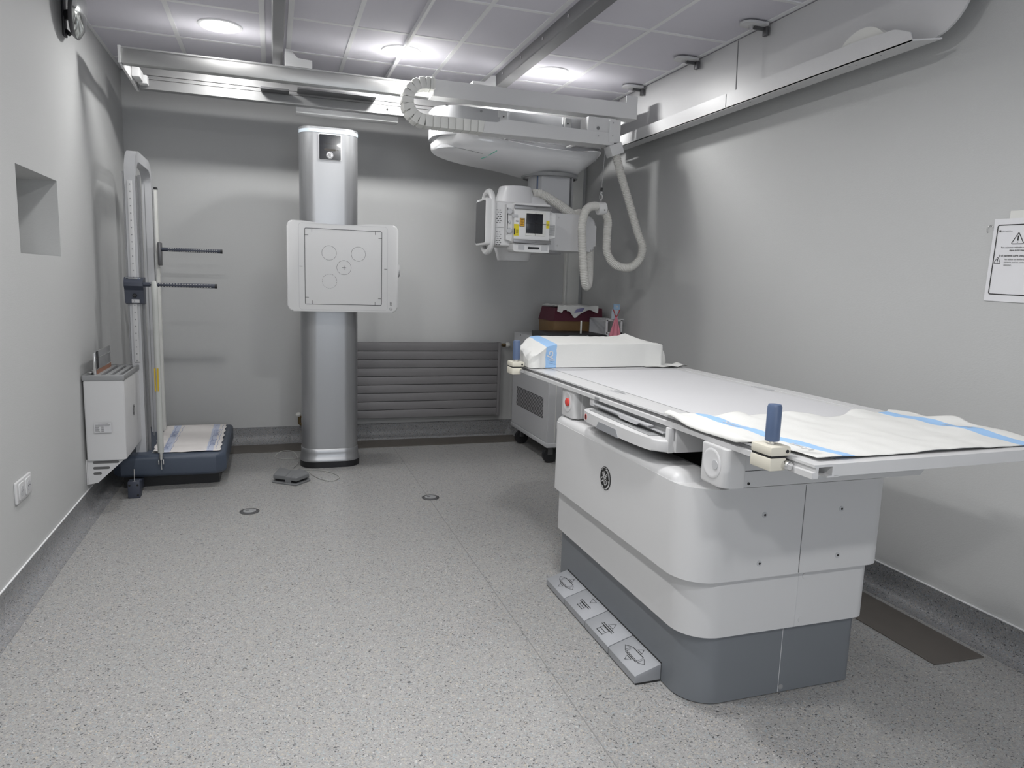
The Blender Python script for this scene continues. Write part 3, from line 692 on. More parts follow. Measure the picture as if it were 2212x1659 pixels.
# ================================================================== FOOT SWITCH
mk('fsgrey', (.17, .175, .18), .5)
mk('pole2', (.42, .42, .40), .5)
fs = thing('foot_switch', (.095, 4.62, 0), 'grey double-pedal foot switch with a thin cable on the floor by the silver column', 'foot switch')
b = B(); b.prism([(-.018, 4.565), (.120, 4.462), (.212, 4.56), (.205, 4.62), (.150, 4.705), (.025, 4.77)], .0005, .010, bev=.002); b.build('base_plate', 'fsgrey', fs)
b = B(); b.prism([(-.012, 4.578), (.062, 4.524), (.100, 4.665), (.028, 4.758)], .024, .052, bev=.006); b.build('pedal', 'fsgrey', fs)
b = B(); b.prism([(.092, 4.500), (.125, 4.475), (.205, 4.565), (.198, 4.618), (.152, 4.70), (.118, 4.66)], .024, .050, bev=.006); b.build('pedal', 'fsgrey', fs)
b = B(); b.prism([(.058, 4.522), (.092, 4.498), (.128, 4.66), (.100, 4.69)], .008, .048, bev=.003); b.build('centre_bridge', 'fsgrey', fs)
b = B(); b.prism([(0, 4.585), (.118, 4.50), (.19, 4.575), (.14, 4.68), (.03, 4.745)], .009, .026); b.build('pedal_gap', 'black', fs)
b = B(); b.cyl((.150, 4.70, .02), (.172, 4.735, .012), .006, n=10); b.build('strain_relief', 'black', fs)
cb = [(.165, 4.73, .010), (.19, 4.757, .004), (.215, 4.784, .004), (.229, 4.70, .004), (.282, 4.575, .004), (.337, 4.525, .004), (.388, 4.57, .004), (.386, 4.66, .004), (.311, 4.776, .004), (.223, 4.818, .004), (.135, 4.826, .004), (.112, 4.88, .004), (.150, 4.985, .012), (.150, 5.10, .03), (.12, 5.20, .045), (.05, 5.26, .035), (.0, 5.24, .008), (.03, 5.17, .004), (.12, 5.15, .004), (.22, 5.17, .004)]
B().tube(spline(cb, .012), .0024, 8).build('cable', 'pole2', fs)

# ================================================================== LEFT PATIENT STAND
ps = thing('patient_positioning_stand', (-.6, 4.95, 0), 'grey arched stand with dark grab bars on a slate-blue platform in the left corner', 'patient stand')
pl_ = [(-.285, 5.44), (-.905, 5.44), (-.905, 4.60), (-.86, 4.56), (-.34, 4.545), (-.285, 4.60)]
b = B(); b.prism(pl_, .078, .212, bev=.03, seg=5); b.build('platform', 'slate', ps)
b = B(); b.prism([(-.33, 5.38), (-.86, 5.38), (-.86, 4.64), (-.33, 4.66)], .0, .082); b.build('plinth', 'black', ps)
b = B(); b.box(-.70, 4.62, .2125, -.36, 5.30, .2145, .0008, 1); b.build('tread_mat', 'mgrey', ps)
# arch: inverted U in the y-z plane
def archpath(y0, y1, z0, zt, r):
    p = [(y0, z0)] + [(y0 + r - r*math.cos(a), zt - r + r*math.sin(a)) for a in [PI/2*i/8 for i in range(9)]]
    p += [(y1 - r + r*math.sin(a), zt - r + r*math.cos(a)) for a in [PI/2*i/8 for i in range(9)]] + [(y1, z0)]
    return p
o_ = archpath(4.655, 5.30, .205, 1.985, .15); i_ = archpath(4.715, 5.245, .205, 1.925, .10)
b = B(); rings = []
for (ya, za), (yb, zb_) in zip(o_, i_): rings.append([(-.790, ya, za), (-.735, ya, za), (-.735, yb, zb_), (-.790, yb, zb_)])
b.loft(rings); b.build('arch_frame', 'lgrey', ps, 40)
b = B(); b.box(-.728, 4.70, .21, -.715, 4.712, 1.84); b.box(-.800, 4.655, .75, -.791, 4.70, 1.85); b.box(-.735, 4.66, .21, -.727, 4.69, 1.83); b.build('guide_rail', 'alud', ps)
b = B(); b.box(-.722, 5.26, .21, -.706, 5.30, 1.82); b.build('rear_rail', 'offw', ps)
B().box(-.724, 5.255, 1.82, -.704, 5.30, 1.834, .002).build('end_cap', 'black', ps)
b = B(); b.box(-.734, 4.80, .25, -.7305, 4.805, 1.82); b.box(-.734, 4.95, .25, -.7305, 4.956, 1.82); b.build('groove_lines', 'mgrey', ps)
st_ = B().box(-.774, 4.643, .76, -.748, 4.654, 1.800, .001).build('perforated_strip', 'white', ps)
b = B()
for k in range(26):
    z = 1.78 - k*.0405
    b.lathe([(.0038, 0), (.0038, .0012), (0, .0012)], (-.761, 4.6432, z), (0, -1, 0), 10)
b.build('strip_holes', 'mgrey', st_)
# sliding clamp with its bar
b = B(); b.prism([(4.625, 1.105), (4.66, 1.10), (4.70, 1.10), (4.70, 1.255), (4.62, 1.255), (4.612, 1.235), (4.600, 1.225), (4.598, 1.205), (4.612, 1.192), (4.622, 1.18)], -.808, -.708, 'x', bev=.003); cl = b.build('sliding_clamp', 'slate2', ps)
B().box(-.800, 4.617, 1.236, -.722, 4.6205, 1.252).build('scale_window', 'offw', cl)
B().lathe([(.011, 0), (.011, .010), (.008, .013), (0, .013)], (-.755, 4.622, 1.15), (0, -1, 0), 20).build('clamp_knob', 'black', cl)
k = B().box(-.772, 4.620, 1.108, -.732, 4.6245, 1.128).build('lock_label', 'paper', cl)
b = B(); b.stroke([(-.762+.005*math.cos(a), 1.118+.006*math.sin(a)) for a in [2*PI*i/16 for i in range(16)]], .0015, (0, 4.6195, 0), (1, 0, 0), (0, 0, 1), (0, -1, 0), .0005, True); b.build('lock_symbol', 'ink', k, 0)
b = B(); b.box(-.797, 4.6163, 1.239, -.786, 4.6172, 1.249); b.box(-.775, 4.6163, 1.243, -.752, 4.6172, 1.247); b.build('scale_marks', 'ink', cl)
B().box(-.736, 4.6163, 1.239, -.726, 4.6172, 1.249).build('scale_mark', 'blue', cl)
def grab(x0, x1, y, z, nm='grab_bar'):
    g = B().cyl((x0, y, z), (x1, y, z), .0125, n=20).build(nm, 'slate2', ps)
    b = B()
    for k in range(22):
        x = x0+.045+k*(x1-x0-.07)/22; b.box(x, y-.0135, z+.006, x+.008, y-.009, z+.0085); b.box(x, y-.0115, z-.0095, x+.008, y-.008, z-.0075)
    b.build('scale_ticks', 'offw', g)
    B().cyl((x1-.012, y, z), (x1+.001, y, z), .0132, n=20).build('end_cap', 'black', g)
grab(-.715, -.313, 4.62, 1.215)
grab(-.690, -.315, 5.23, 1.436)
b = B(); b.box(-.706, 5.20, 1.33, -.686, 5.275, 1.48, .004); b.build('bar_bracket', 'darksteel', ps)
b = B(); b.box(-.80, 4.405, .0, -.737, 4.47, .098, .004); b.box(-.79, 4.47, .02, -.745, 4.60, .07); fb = b.build('foot_block', 'slate2', ps)
for (x, z) in ((-.790, .078), (-.748, .078), (-.748, .018)): B().lathe([(.006, 0), (.006, .002), (0, .002)], (x, 4.405, z), (0, -1, 0), 12).build('bolt', 'ink', fb)
b = B(); b.lathe([(.024, .098), (.024, .101), (.003, .102), (.003, .165), (0, .166)], (-.768, 4.437, 0), n=20); b.build('locking_pin', 'chrome', fb)

mk('pole', (.46, .47, .45), .4)
rp = thing('hanging_pole', (-.64, 4.56, .12), 'pale grey round pole with yellow tags hanging in front of the platform', 'pole')
b = B(); b.tube([(-.645, 4.578, 1.195), (-.645, 4.568, 1.225), (-.643, 4.560, 1.2), (-.641, 4.553, 1.1), (-.640, 4.548, .7), (-.637, 4.52, .235)], lambda i: (.006, .014, .0165, .0165, .0165, .0165)[i], 18); b.build('pole_tube', 'pole', rp)
b = B(); b.cyl((-.637, 4.52, .236), (-.637, 4.518, .195), .015, .012, 16); b.cyl((-.637, 4.518, .2), (-.6365, 4.517, .135), .0045, n=10)
b.box(-.653, 4.511, .165, -.646, 4.523, .195, .002); b.box(-.628, 4.511, .165, -.621, 4.523, .195, .002); b.build('chrome_tip', 'chrome', rp)
b = B(); b.box(-.657, 4.524, .60, -.650, 4.542, .735); b.box(-.642, 4.524, .60, -.634, 4.545, .735); b.build('yellow_tag', 'mustard', rp)
B().tube([(-.6475, 4.530, .735), (-.6475, 4.54, 1.15)], .0012, 6).build('cord', 'ink', rp) if False else None

# printed paper sheet on the platform
def towel_h(x, y):
    return .2165 + .0035*math.sin(7*x+5*y)**2 + .004*max(0, mn.noise(Vector((x*9, y*9, 1))))
b = B()
TW = [Vector((-.690, 4.600)), Vector((-.318, 4.585)), Vector((-.325, 5.40)), Vector((-.715, 5.40))]
def tf(u, v):
    a = TW[0].lerp(TW[1], u); c = TW[3].lerp(TW[2], u); p = a.lerp(c, v)
    w = .004*math.sin(v*38)*(1 if u > .9 or u < .1 else .2) + .003*math.sin(u*25)*(1 if v < .1 else .2)
    z = towel_h(p.x, p.y) + (.022*((1-u)/.12-0)**1.2 if u < .0 else 0) + (.03*max(0, .12-u)/.12)*max(0, 1-abs(v-.35)*2) 
    if v < .05: z += .0
    return (p.x+w, p.y+w, z), (u*.40, v)
b.grid(34, 60, tf); pt = tag(b.build('paper_towel', 'papertowel', None, 60, solid=.0008), 'white printed disposable sheet with blue lettered bands lying on the slate-blue platform', 'disposable sheet')
for (x, y, nm) in ((-.370, 4.72, 'SACYL'), (-.366, 5.02, 'SACYL'), (-.628, 4.66, 'SACYL'), (-.63, 5.02, 'SACYL')):
    text(nm, .040, (x+.012, y, .217), (0, 1, 0), (-1, 0, 0), 'cblue2', pt, 'printed_lettering', fn=lambda p: Vector((p.x, p.y, towel_h(p.x, p.y)+.0022)), xs=1.7)
b = B()
for x in (-.344, -.388, -.600, -.646):
    b.tube([(x+.003*math.sin(y_*40), y_, towel_h(x, y_)+.0018) for y_ in [4.62+.02*i for i in range(38)]], .0012, 5)
b.build('band_edge', 'cblue2', pt)

# ================================================================== WALL GRID HOLDER
gh = thing('grid_holder', (-.955, 4.44, .15), 'white wall-mounted box with a slotted grey top and perforated bracket beside the left wall', 'grid holder')
b = B(); b.prism([(4.20, .283), (4.64, .283), (4.69, .30), (4.69, .712), (4.20, .712)], -.950, -.757, 'x', bev=.010, seg=3); b.build('holder_box', 'white', gh)
b = B(); x0, x1, y0_, y1_ = -.952, -.754, 4.195, 4.695
b.box(x0, y0_, .712, x1, y0_+.03, .742, .004); b.box(x0, y1_-.03, .712, x1, y1_, .742, .004)
xs = [-.952, -.920, -.895, -.872, -.850, -.827, -.808, -.786, -.754]
for a_ in range(0, 8, 2): b.box(xs[a_]+.0, y0_+.02, .714, xs[a_+1]+.0, y1_-.02, .741, .003)
b.box(-.766, y0_+.02, .714, x1, y1_-.02, .742, .003)
b.build('slotted_top', 'mgrey', gh)
B().box(-.945, 4.215, .690, -.765, 4.675, .7135).build('slot_floor', 'ink', gh)
b = B(); b.prism([(-.952, .283), (-.77, .283), (-.905, .155), (-.952, .148)], 4.215, 4.220, 'y'); b.box(-.958, 4.215, .148, -.953, 4.66, .283); bk = b.build('wall_bracket', 'white', gh)
b = B()
for (z, L_) in ((.268, .125), (.237, .080), (.207, .040)): b.prism(rrect(-.925, z-.007, -.925+L_, z+.007, .0068, 4), 4.2135, 4.2152, 'y')
b.build('bracket_slots', 'inkg', bk)
for z in (.25, .17): B().lathe([(.006, 0), (.006, .003), (0, .003)], (-.9525, 4.30, z), (1, 0, 0), 10).build('screw', 'ink', bk)
k = B().box(-.905, 4.1885, .435, -.823, 4.1902, .487).build('rating_label', 'paper', gh)
b = B()
for i, (w0, w1) in enumerate(((.02, .066), (.005, .075), (.005, .072), (.005, .022), (.005, .02), (.005, .024), (.005, .022), (.005, .026))):
    z = .482 - i*.0056; b.box(-.905+w0, 4.1876, z-.0012, -.905+w1, 4.1886, z+.0007)
for i in range(3, 8): b.box(-.872, 4.1876, .482-i*.0056-.0012, -.860, 4.1886, .482-i*.0056+.0007)
b.build('print', 'inkg', k)
badge((-.7562, 4.445, .51), (0, 1, 0), (0, 0, 1), .030, gh, 'inkg', 'white')
gp = thing('antiscatter_grid', (-.90, 4.42, .70), 'thin metal grid plate with a copper edge standing in the leftmost slot', 'grid plate')
b = B(); b.box(-.896, 4.23, .7145, -.892, 4.60, .862, .001); b.build('plate', 'silver', gp)
b = B(); b.box(-.8915, 4.235, .716, -.8895, 4.60, .765); b.build('copper_edge', 'copper', gp)
b = B(); b.box(-.8912, 4.255, .765, -.8895, 4.295, .862); b.build('black_label', 'black', gp)
b = B(); b.box(-.900, 4.215, .716, -.8885, 4.232, .858, .002); b.box(-.8920, 4.23, .765, -.8885, 4.60, .769); b.box(-.8920, 4.23, .825, -.8900, 4.60, .828); b.build('edge_trim', 'chrome', gp)
tr = tag(B().tube([Vector((-.921+.016*math.cos(a), 4.28+.03*math.sin(a), .7475)) for a in [2*PI*i/24 for i in range(25)]], .0055, 10).build('tape_roll', 'chrome'), 'small shiny ring lying on the slotted grey top beside the metal plate', 'ring')

# ================================================================== OUTLET, MIRROR
ot = thing('wall_socket', (XL, 3.21, .375), 'white double electrical socket low on the left wall', 'socket')
B().prism(rrect(3.125, .378, 3.305, .466, .006, 3), XL, XL+.010, 'x', bev=.003).build('socket_plate', 'white', ot)
for y in (3.175, 3.255):
    b = B(); b.prism(rrect(y-.032, .388, y+.032, .456, .008, 3), XL+.009, XL+.014, 'x', bev=.002); s_ = b.build('socket_insert', 'white', ot)
    B().lathe([(.020, .0), (.020, .0012), (.016, -.003+.0044), (0, .0013)], (XL+.0135, y, .422), (1, 0, 0), 24).build('socket_well', 'lgrey', s_)
b = B()
for y in (3.175, 3.255):
    for dy in (-.009, .009): b.lathe([(.0025, 0), (.0025, .0006), (0, .0006)], (XL+.0148, y+dy, .422), (1, 0, 0), 8)
b.build('pin_holes', 'gasket', ot)
ms = thing('round_mirror', (XL, 4.25, 2.5), 'round convex mirror in clear plastic on a black bracket high on the left wall', 'mirror')
b = B(); b.box(XL, 4.225, 2.43, XL+.012, 4.275, 2.62, .003); b.cyl((XL+.01, 4.25, 2.53), (XL+.070, 4.205, 2.54), .024, .018, 14); b.cyl((XL+.01, 4.25, 2.46), (XL+.03, 4.24, 2.44), .010, n=10); b.cyl((XL+.005, 4.25, 2.61), (XL+.02, 4.235, 2.63), .008, n=10); b.build('mirror_bracket', 'black', ms)
dn = Vector((1, .0, -.10))
b = B(); b.lathe([(.118, -.004), (.122, .0), (.118, .006), (.095, .020), (.055, .030), (.02, .034), (0, .035)], (XL+.078, 4.20, 2.535), dn, 40); b.build('mirror_glass', 'mirror', ms, 60)
b = B(); b.lathe([(.112, -.018), (.122, -.006), (.125, .002), (.122, .004), (.112, -.002)], (XL+.078, 4.20, 2.535), dn, 40); b.build('mirror_rim', 'darksteel', ms, 60)
B().tube(spline([(XL+.012, 4.24, 2.635), (XL+.03, 4.22, 2.625), (XL+.05, 4.2, 2.61)], .01), .003, 8).build('tie_strap', 'mustard', ms)

# ================================================================== POSTER
mk('poster', (.74, .74, .76), .7)
po = thing('warning_poster', (XR, 1.78, 1.288), 'white warning sheet with a black frame and triangle signs taped to the right wall', 'poster')
PX = XR-.0035
Rp = Matrix.Translation((0, 1.985, 1.435)) @ Matrix.Rotation(math.radians(1.2), 4, 'X') @ Matrix.Translation((0, -1.985, -1.435))
B(Rp).box(PX, 1.56, 1.286, PX+.001, 1.984, 1.585).build('sheet', 'poster', po)
B(Rp).box(PX+.0012, 1.78, 1.565, PX+.0018, 1.93, 1.612).build('tape', 'offw', po)
b = B(Rp); AXP = ((0, -1, 0), (0, 0, 1), (-1, 0, 0)); OP = (PX, 1.984, 1.286)
b.stroke(rrect(.016, .026, .408, .276, .006, 3), .0036, OP, *AXP, .0008, True)
def tri(cx_, cz_, s_, w_):
    b.stroke([(cx_-s_/2+.001, cz_), (cx_+s_/2-.001, cz_), (cx_+s_/2, cz_+s_*.06), (cx_+.0008, cz_+s_*.88), (cx_-.0008, cz_+s_*.88), (cx_-s_/2, cz_+s_*.06)], w_, OP, *AXP, .0008, True)
    b.stroke([(cx_, cz_+s_*.66), (cx_, cz_+s_*.25)], w_*1.6, OP, *AXP, .0008); b.stroke([(cx_, cz_+s_*.17), (cx_, cz_+s_*.10)], w_*1.4, OP, *AXP, .0008)
tri(.098, .208, .044, .0028); tri(.032, .138, .025, .0018)
b.build('frame_and_triangles', 'ink', po, 0)
def ptext(s_, x, z, size, m_='ink', bold=0):
    o = Rp @ Vector((PX-.0004, 1.984-x, 1.286+z)); text(s_, size, o, (0, -1, math.tan(math.radians(-1.2))), (0, 0, 1), m_, po, 'lettering', bold=bold)
ptext('GE HealthCare', .034, .252, .0065, 'inkg')
ptext('Para exámenes realizados con un detector', .040, .193, .0076, 'ink', .0001); ptext('digital de GE HealthCare', .072, .183, .0076, 'ink', .0001)
ptext('Si el paciente sufre una parada cardíaca', .036, .163, .0095, 'ink', .00015)
for i, s_ in enumerate(('No utilice un desfibrilador si el', 'paciente está en contacto con el', 'detector.')): ptext(s_, .058, .150-.010*i, .0082, 'inkg')
badge(Rp @ Vector((PX-.0002, 1.984-.027, 1.286+.2545)), (0, -1, 0), (0, 0, 1), .004, po, 'ink', 'white')
tag(B().tube([(XR-.004-.001*math.sin(a), 1.995+.013*math.cos(a), 1.548+.014*math.sin(a)) for a in [-.9+.35*i+PI/2*0 for i in range(14)]], .0012, 6).build('wire_loop', 'chrome'), 'small thin wire loop at the top left corner of the warning sheet', 'wire loop')

# ================================================================== EXAMINATION TABLE
tb = thing('examination_table', (1.52, 2.26, 0), 'large white x-ray examination table on a stepped white and grey pedestal', 'examination table')
b = B(); b.prism(rrect(1.205, 1.748, 1.840, 2.83, (.05, .05, .115, .035), 10), .004, .30, bev=.002); bs = b.build('base', 'tabgrey', tb, 50)
b = B(); b.prism(rrect(1.21, 1.753, 1.835, 2.82, (.05, .05, .115, .035), 10), .0, .006); b.build('base_gasket', 'gasket', tb)
b = B(); b.prism(rrect(1.175, 1.730, 1.858, 2.812, (.05, .05, .115, .045), 10), .236, .50, bev=.006); b.build('middle_cover', 'white', tb, 50)
b = B(); b.prism(rrect(1.140, 1.708, 1.882, 2.792, (.05, .06, .115, .06), 10), .427, .716, bev=.009, seg=4); up = b.build('upper_cover', 'white', tb, 50)
# raised shoulder with rounded outer edge
prof = [(1.142, .68), (1.142, .715)] + [(1.142+.030-.030*math.cos(a), .715+.030*math.sin(a)) for a in [PI/2*i/6 for i in range(1, 7)]] + [(1.250, .748), (1.285, .715), (1.285, .68)]
b = B(); rings = []
for (y, s_) in ((1.790, .0), (1.800, .35), (1.815, .75), (1.835, 1.0), (2.70, 1.0), (2.755, .9), (2.785, .55)):
    rings.append([(x + (1-s_)*.03*(1 if x < 1.2 else 0), y, .68 + (z-.68)*(.35+.65*s_)) for x, z in prof])
b.loft(rings); b.build('shoulder', 'white', tb, 50)
b = B(); b.box(1.30, 1.90, .690, 1.80, 2.70, .7245); b.build('recess', 'black', tb)
b = B(); b.box(1.262, 1.85, .69, 1.285, 2.72, .738, .003); b.build('recess_wall', 'white', tb)
# seams and screws on the front
for (x, z0_, z1_, y, m_) in ((1.543, .43, .712, 1.7072, 'inkg'), (1.566, .238, .427, 1.7292, 'paper'), (1.540, .006, .236, 1.7472, 'paper')):
    b = B(); b.box(x-.0009, y, z0_, x+.0009, y+.004, z1_); b.build('panel_seam', m_, tb)
def screw(x, y, z, r=.009):
    s_ = B().lathe([(r, 0), (r, .0012), (r*.7, .0018), (0, .0018)], (x, y, z), (0, -1, 0), 20).build('screw', 'lgrey', up)
    B().lathe([(r*.42, 0), (r*.42, .0026), (0, .0026)], (x, y, z), (0, -1, 0), 12).build('screw_recess', 'ink', s_)
for (x, z) in ((1.398, .628), (1.688, .626), (1.393, .475), (1.690, .473)): screw(x, 1.7078, z)
B().lathe([(.010, 0), (.010, .002), (0, .002)], (1.590, 1.730, .405), (0, -1, 0), 20).build('cap', 'white', tb)
B().lathe([(.009, 0), (.009, .002), (0, .002)], (1.588, 1.730, .258), (0, -1, 0), 20).build('cap', 'white', tb)
B().lathe([(.009, 0), (.009, .002), (0, .002)], (1.550, 1.748, .022), (0, -1, 0), 20).build('cap', 'mgrey', bs)
badge((1.1395, 2.265, .602), (0, -1, 0), (0, 0, 1), .043, tb)
# carriage under the top
b = B(); b.prism([(1.205, .757), (1.862, .757), (1.893, .790), (1.893, .866), (1.205, .866)], 1.592, 1.74, 'y'); cg = b.build('carriage', 'lgrey' if False else 'white', tb)
b = B(); b.box(1.226, 1.5908, .8035, 1.36, 1.593, .8048); b.build('carriage_seam', 'ink', cg)
for (x, z) in ((1.24, .768), (1.325, .815), (1.845, .790)): B().lathe([(.004, 0), (.004, .002), (0, .002)], (x, 1.592, z), (0, -1, 0), 12).build('screw', 'ink', cg)
B().box(1.19, 2.61, .752, 1.89, 2.74, .866, .003).build('carriage', 'white', tb)
B().box(1.82, 1.74, .77, 1.89, 2.61, .866, .003).build('carriage_beam', 'white', tb)
for y_ in (1.80, 2.64): B().box(1.32, y_, .70, 1.80, y_+.07, .80).build('lift_mount', 'mgrey', tb)
# corner posts with dished faces
def post(y0_, y1_, z0_, z1_, btn):
    b = B(); b.prism(rrect(1.157, y0_, 1.225, y1_, (.004, .02, .02, .004), 5), z0_, z1_, bev=.004); p_ = b.build('corner_post', 'white', tb, 50)
    yc_ = (y0_+y1_)/2; zc_ = (z0_+z1_)/2+.004; R_ = .043
    # dish: shallow bowl ring standing proud of the face
    b = B(); b.lathe([(R_, .0), (R_, .0006), (R_*.9, .0022), (R_*.8, .0016), (R_*.4, .0008), (0, .0006)], (1.1568, yc_, zc_), (-1, 0, 0), 32); b.build('dished_face', 'whiteg', p_, 60)
    if btn: B().lathe([(.017, 0), (.017, .006), (.012, .009), (0, .009)], (1.1565, yc_-.008, zc_), (-1, 0, 0), 24).build('stop_button', 'redb', p_)
    else: B().lathe([(.013, 0), (.013, .0022), (0, .0022)], (1.1560, yc_-.018, zc_), (-1, 0, 0), 24).build('lock_insert', 'lgrey', p_)
post(1.588, 1.712, .757, .867, False)
post(2.615, 2.755, .750, .867, True)
# bucky drawer
b = B(); b.box(1.18, 1.875, .788, 1.74, 2.475, .862, .004); hs = b.build('detector_housing', 'white', tb)
b = B(); b.box(1.1785, 1.90, .812, 1.30, 2.44, .8605); b.build('drawer_opening', 'mgrey', hs)
dpts = [(1.30, 1.905), (1.150, 1.905), (1.128, 1.925), (1.112, 1.99), (1.108, 2.10), (1.108, 2.30), (1.112, 2.40), (1.128, 2.455), (1.16, 2.475), (1.30, 2.475)]
dpts = [(1.30, 1.885)] + [(p.x, p.y) for p in spline([(1.19, 1.885, 0), (1.150, 1.89, 0), (1.122, 1.925, 0), (1.108, 2.02, 0), (1.104, 2.18, 0), (1.106, 2.34, 0), (1.116, 2.42, 0), (1.140, 2.462, 0), (1.19, 2.470, 0)], .012)] + [(1.30, 2.470)]
b = B(); b.prism(dpts, .788, .826, bev=.006, seg=3); dr = b.build('drawer', 'white', tb, 50)
b = B(); b.prism([(2.29, .7855), (2.115, .7855), (2.135, .812), (2.27, .812)], 1.1025, 1.112, 'x'); b.build('drawer_grip', 'padgrey', dr)
b = B(); b.lathe([(.011, 0), (.011, .0012), (0, .0012)], (1.1105, 2.395, .806), (-1, .12, 0), 20); k = b.build('symbol', 'redb', dr)
B().box(1.1088, 2.392, .799, 1.1098, 2.399, .813).build('symbol_mark', 'ink', k)
b = B(); b.box(1.108, 2.045, .806, 1.1095, 2.050, .810); b.box(1.108, 2.02, .803, 1.1095, 2.025, .807); b.build('markings', 'ink', dr)
b = B(); b.box(1.135, 1.96, .8262, 1.19, 2.42, .8285, .001); b.build('drawer_inlay', 'mgrey', dr)
b = B(); b.box(1.165, 1.93, .838, 1.19, 2.41, .842); b.prism([(2.22, .848), (2.06, .848), (2.08, .838), (2.20, .838)], 1.150, 1.156, 'x'); b.box(1.15, 2.0, .848, 1.17, 2.43, .852); b.build('grid_tray', 'lgrey', tb)
b = B(); b.box(1.160, 2.435, .836, 1.20, 2.475, .868, .002); b.box(1.158, 1.885, .786, 1.178, 1.905, .866, .002); b.build('drawer_bracket', 'white', tb)
# foot pedal strip
YS = [2.715, 2.512, 2.312, 2.112, 1.912]
SYM = {}
for k in range(4):
    ya, yb = YS[k]-.002, YS[k+1]+.002
    b = B(); b.prism([(1.108, .006), (1.108, .030), (1.113, .034), (1.204, .062), (1.204, .006)], yb, ya, 'y', bev=.0015, seg=2); pd = b.build('foot_pedal', 'padgrey', tb)
    yc_ = (ya+yb)/2
    o = Vector((1.158, yc_, .0480)); Xs = Vector((0, -1, 0)); Ys = Vector((1, 0, .30)).normalized(); Zs = Vector((-.30, 0, 1)).normalized()
    b = B()
    def S(pts, closed=True, w=.0028): b.stroke([(p[0]*1.22, p[1]*1.2) for p in pts], w, o + Zs*.0008, Xs, Ys, Zs, .0006, closed)
    if k in (0, 3):
        S([(-.030, -.013), (.030, -.013), (.030, .013), (-.030, .013)]); S([(-.030, -.009), (.030, -.009)], False, .0016)
        S([(-.036, -.011), (-.036, .011), (-.056, 0)]); S([(.036, -.011), (.036, .011), (.056, 0)])
        S([(-.012, .018), (.012, .018), (0, .032)]); S([(-.012, -.018), (.012, -.018), (0, -.032)])
    elif k == 1:
        S([(-.034, -.006), (.034, -.006), (.034, .0), (-.034, .0)]); S([(-.018, -.024), (.018, -.024), (.018, -.008), (-.018, -.008)]); S([(-.018, -.016), (.018, -.016)], False, .0018)
        S([(-.010, .030), (.018, .030), (.004, .012)])
    else:
        S([(-.034, -.006), (.034, -.006), (.034, .0), (-.034, .0)]); S([(-.018, -.032), (.018, -.032), (.018, -.008), (-.018, -.008)]); S([(-.018, -.020), (.018, -.020)], False, .0018)
        S([(-.012, .006), (.018, .006), (.003, .026)])
    b.build('pedal_symbol', 'ink', pd, 0)
b = B(); b.box(1.112, 1.914, .0, 1.204, 2.712, .0065); b.box(1.2035, 1.914, .006, 1.2065, 2.712, .066); b.build('pedal_base', 'gasket', tb)
# table top (turned a touch about its centre)
TC = Vector((1.567, 2.29, 0)); TX = Matrix.Translation(TC) @ Matrix.Rotation(.0265, 4, 'Z')
VN, VF = -.985, 1.03
side = [(-.405,.900),(-.345,.900),(-.345,.872),(-.330,.872),(-.330,.868),(-.366,.868),(-.366,.871),(-.351,.872),(-.351,.894),(-.392,.894),(-.392,.867),(-.410,.867),(-.410,.881),(-.400,.883),(-.400,.892),(-.405,.894)]
B(TX).prism(side, VN, VF, 'y').build('side_rail', 'white', tb, 20)
B(TX).prism([(-u+.012, z) for u, z in side][::-1], VN, VF, 'y').build('side_rail', 'white', tb, 20)
b = B(TX); b.box(-.4022, VN+.09, .8835, -.3998, VF, .8915); b.build('rail_groove', 'alud', tb)
for v_ in (VN, VF-.035): B(TX).box(-.345, v_, .869, .357, v_+.035, .900, .001).build('end_rail', 'white', tb, 20)
b = B(TX); b.box(-.345, VN+.035, .885, .357, VF-.035, .8985); b.build('tabletop_border', 'white', tb, 20)
b = B(TX); b.box(-.303, VN+.06, .8985, .318, VF-.06, .8996); b.build('tabletop_panel', 'paper', tb, 20)
b = B(TX); b.box(-.3045, VN+.04, .8982, -.3032, VF-.04, .8990); b.box(.318, VN+.04, .8982, .3193, VF-.04, .8990); b.build('panel_line', 'inkg', tb, 20)
b = B(TX)
for j in range(6): b.box(-.355+.008*j, .05+.02*(j % 3), .900, -.350+.008*j, .15-.015*(j % 2), .9004)
b.build('worn_label', 'lgrey', tb, 20)
b = B(TX)
for j in range(4): b.box(.326+.007*j, .03+.02*(j % 2), .899, .330+.007*j, .16-.02*(j % 2), .9004)
b.build('worn_label', 'lgrey', tb, 20)
B(TX).box(-.4118, .10, .870, -.4098, .135, .878).build('rail_marker', 'mgrey', tb)
b = B(TX)
for v in (-.60, .40):
    b.box(-.34, v-.03, .862, .35, v+.03, .886)
b.box(-.34, -.95, .860, -.30, .98, .886); b.box(.31, -.95, .860, .35, .98, .886); b.build('top_frame', 'white', tb)

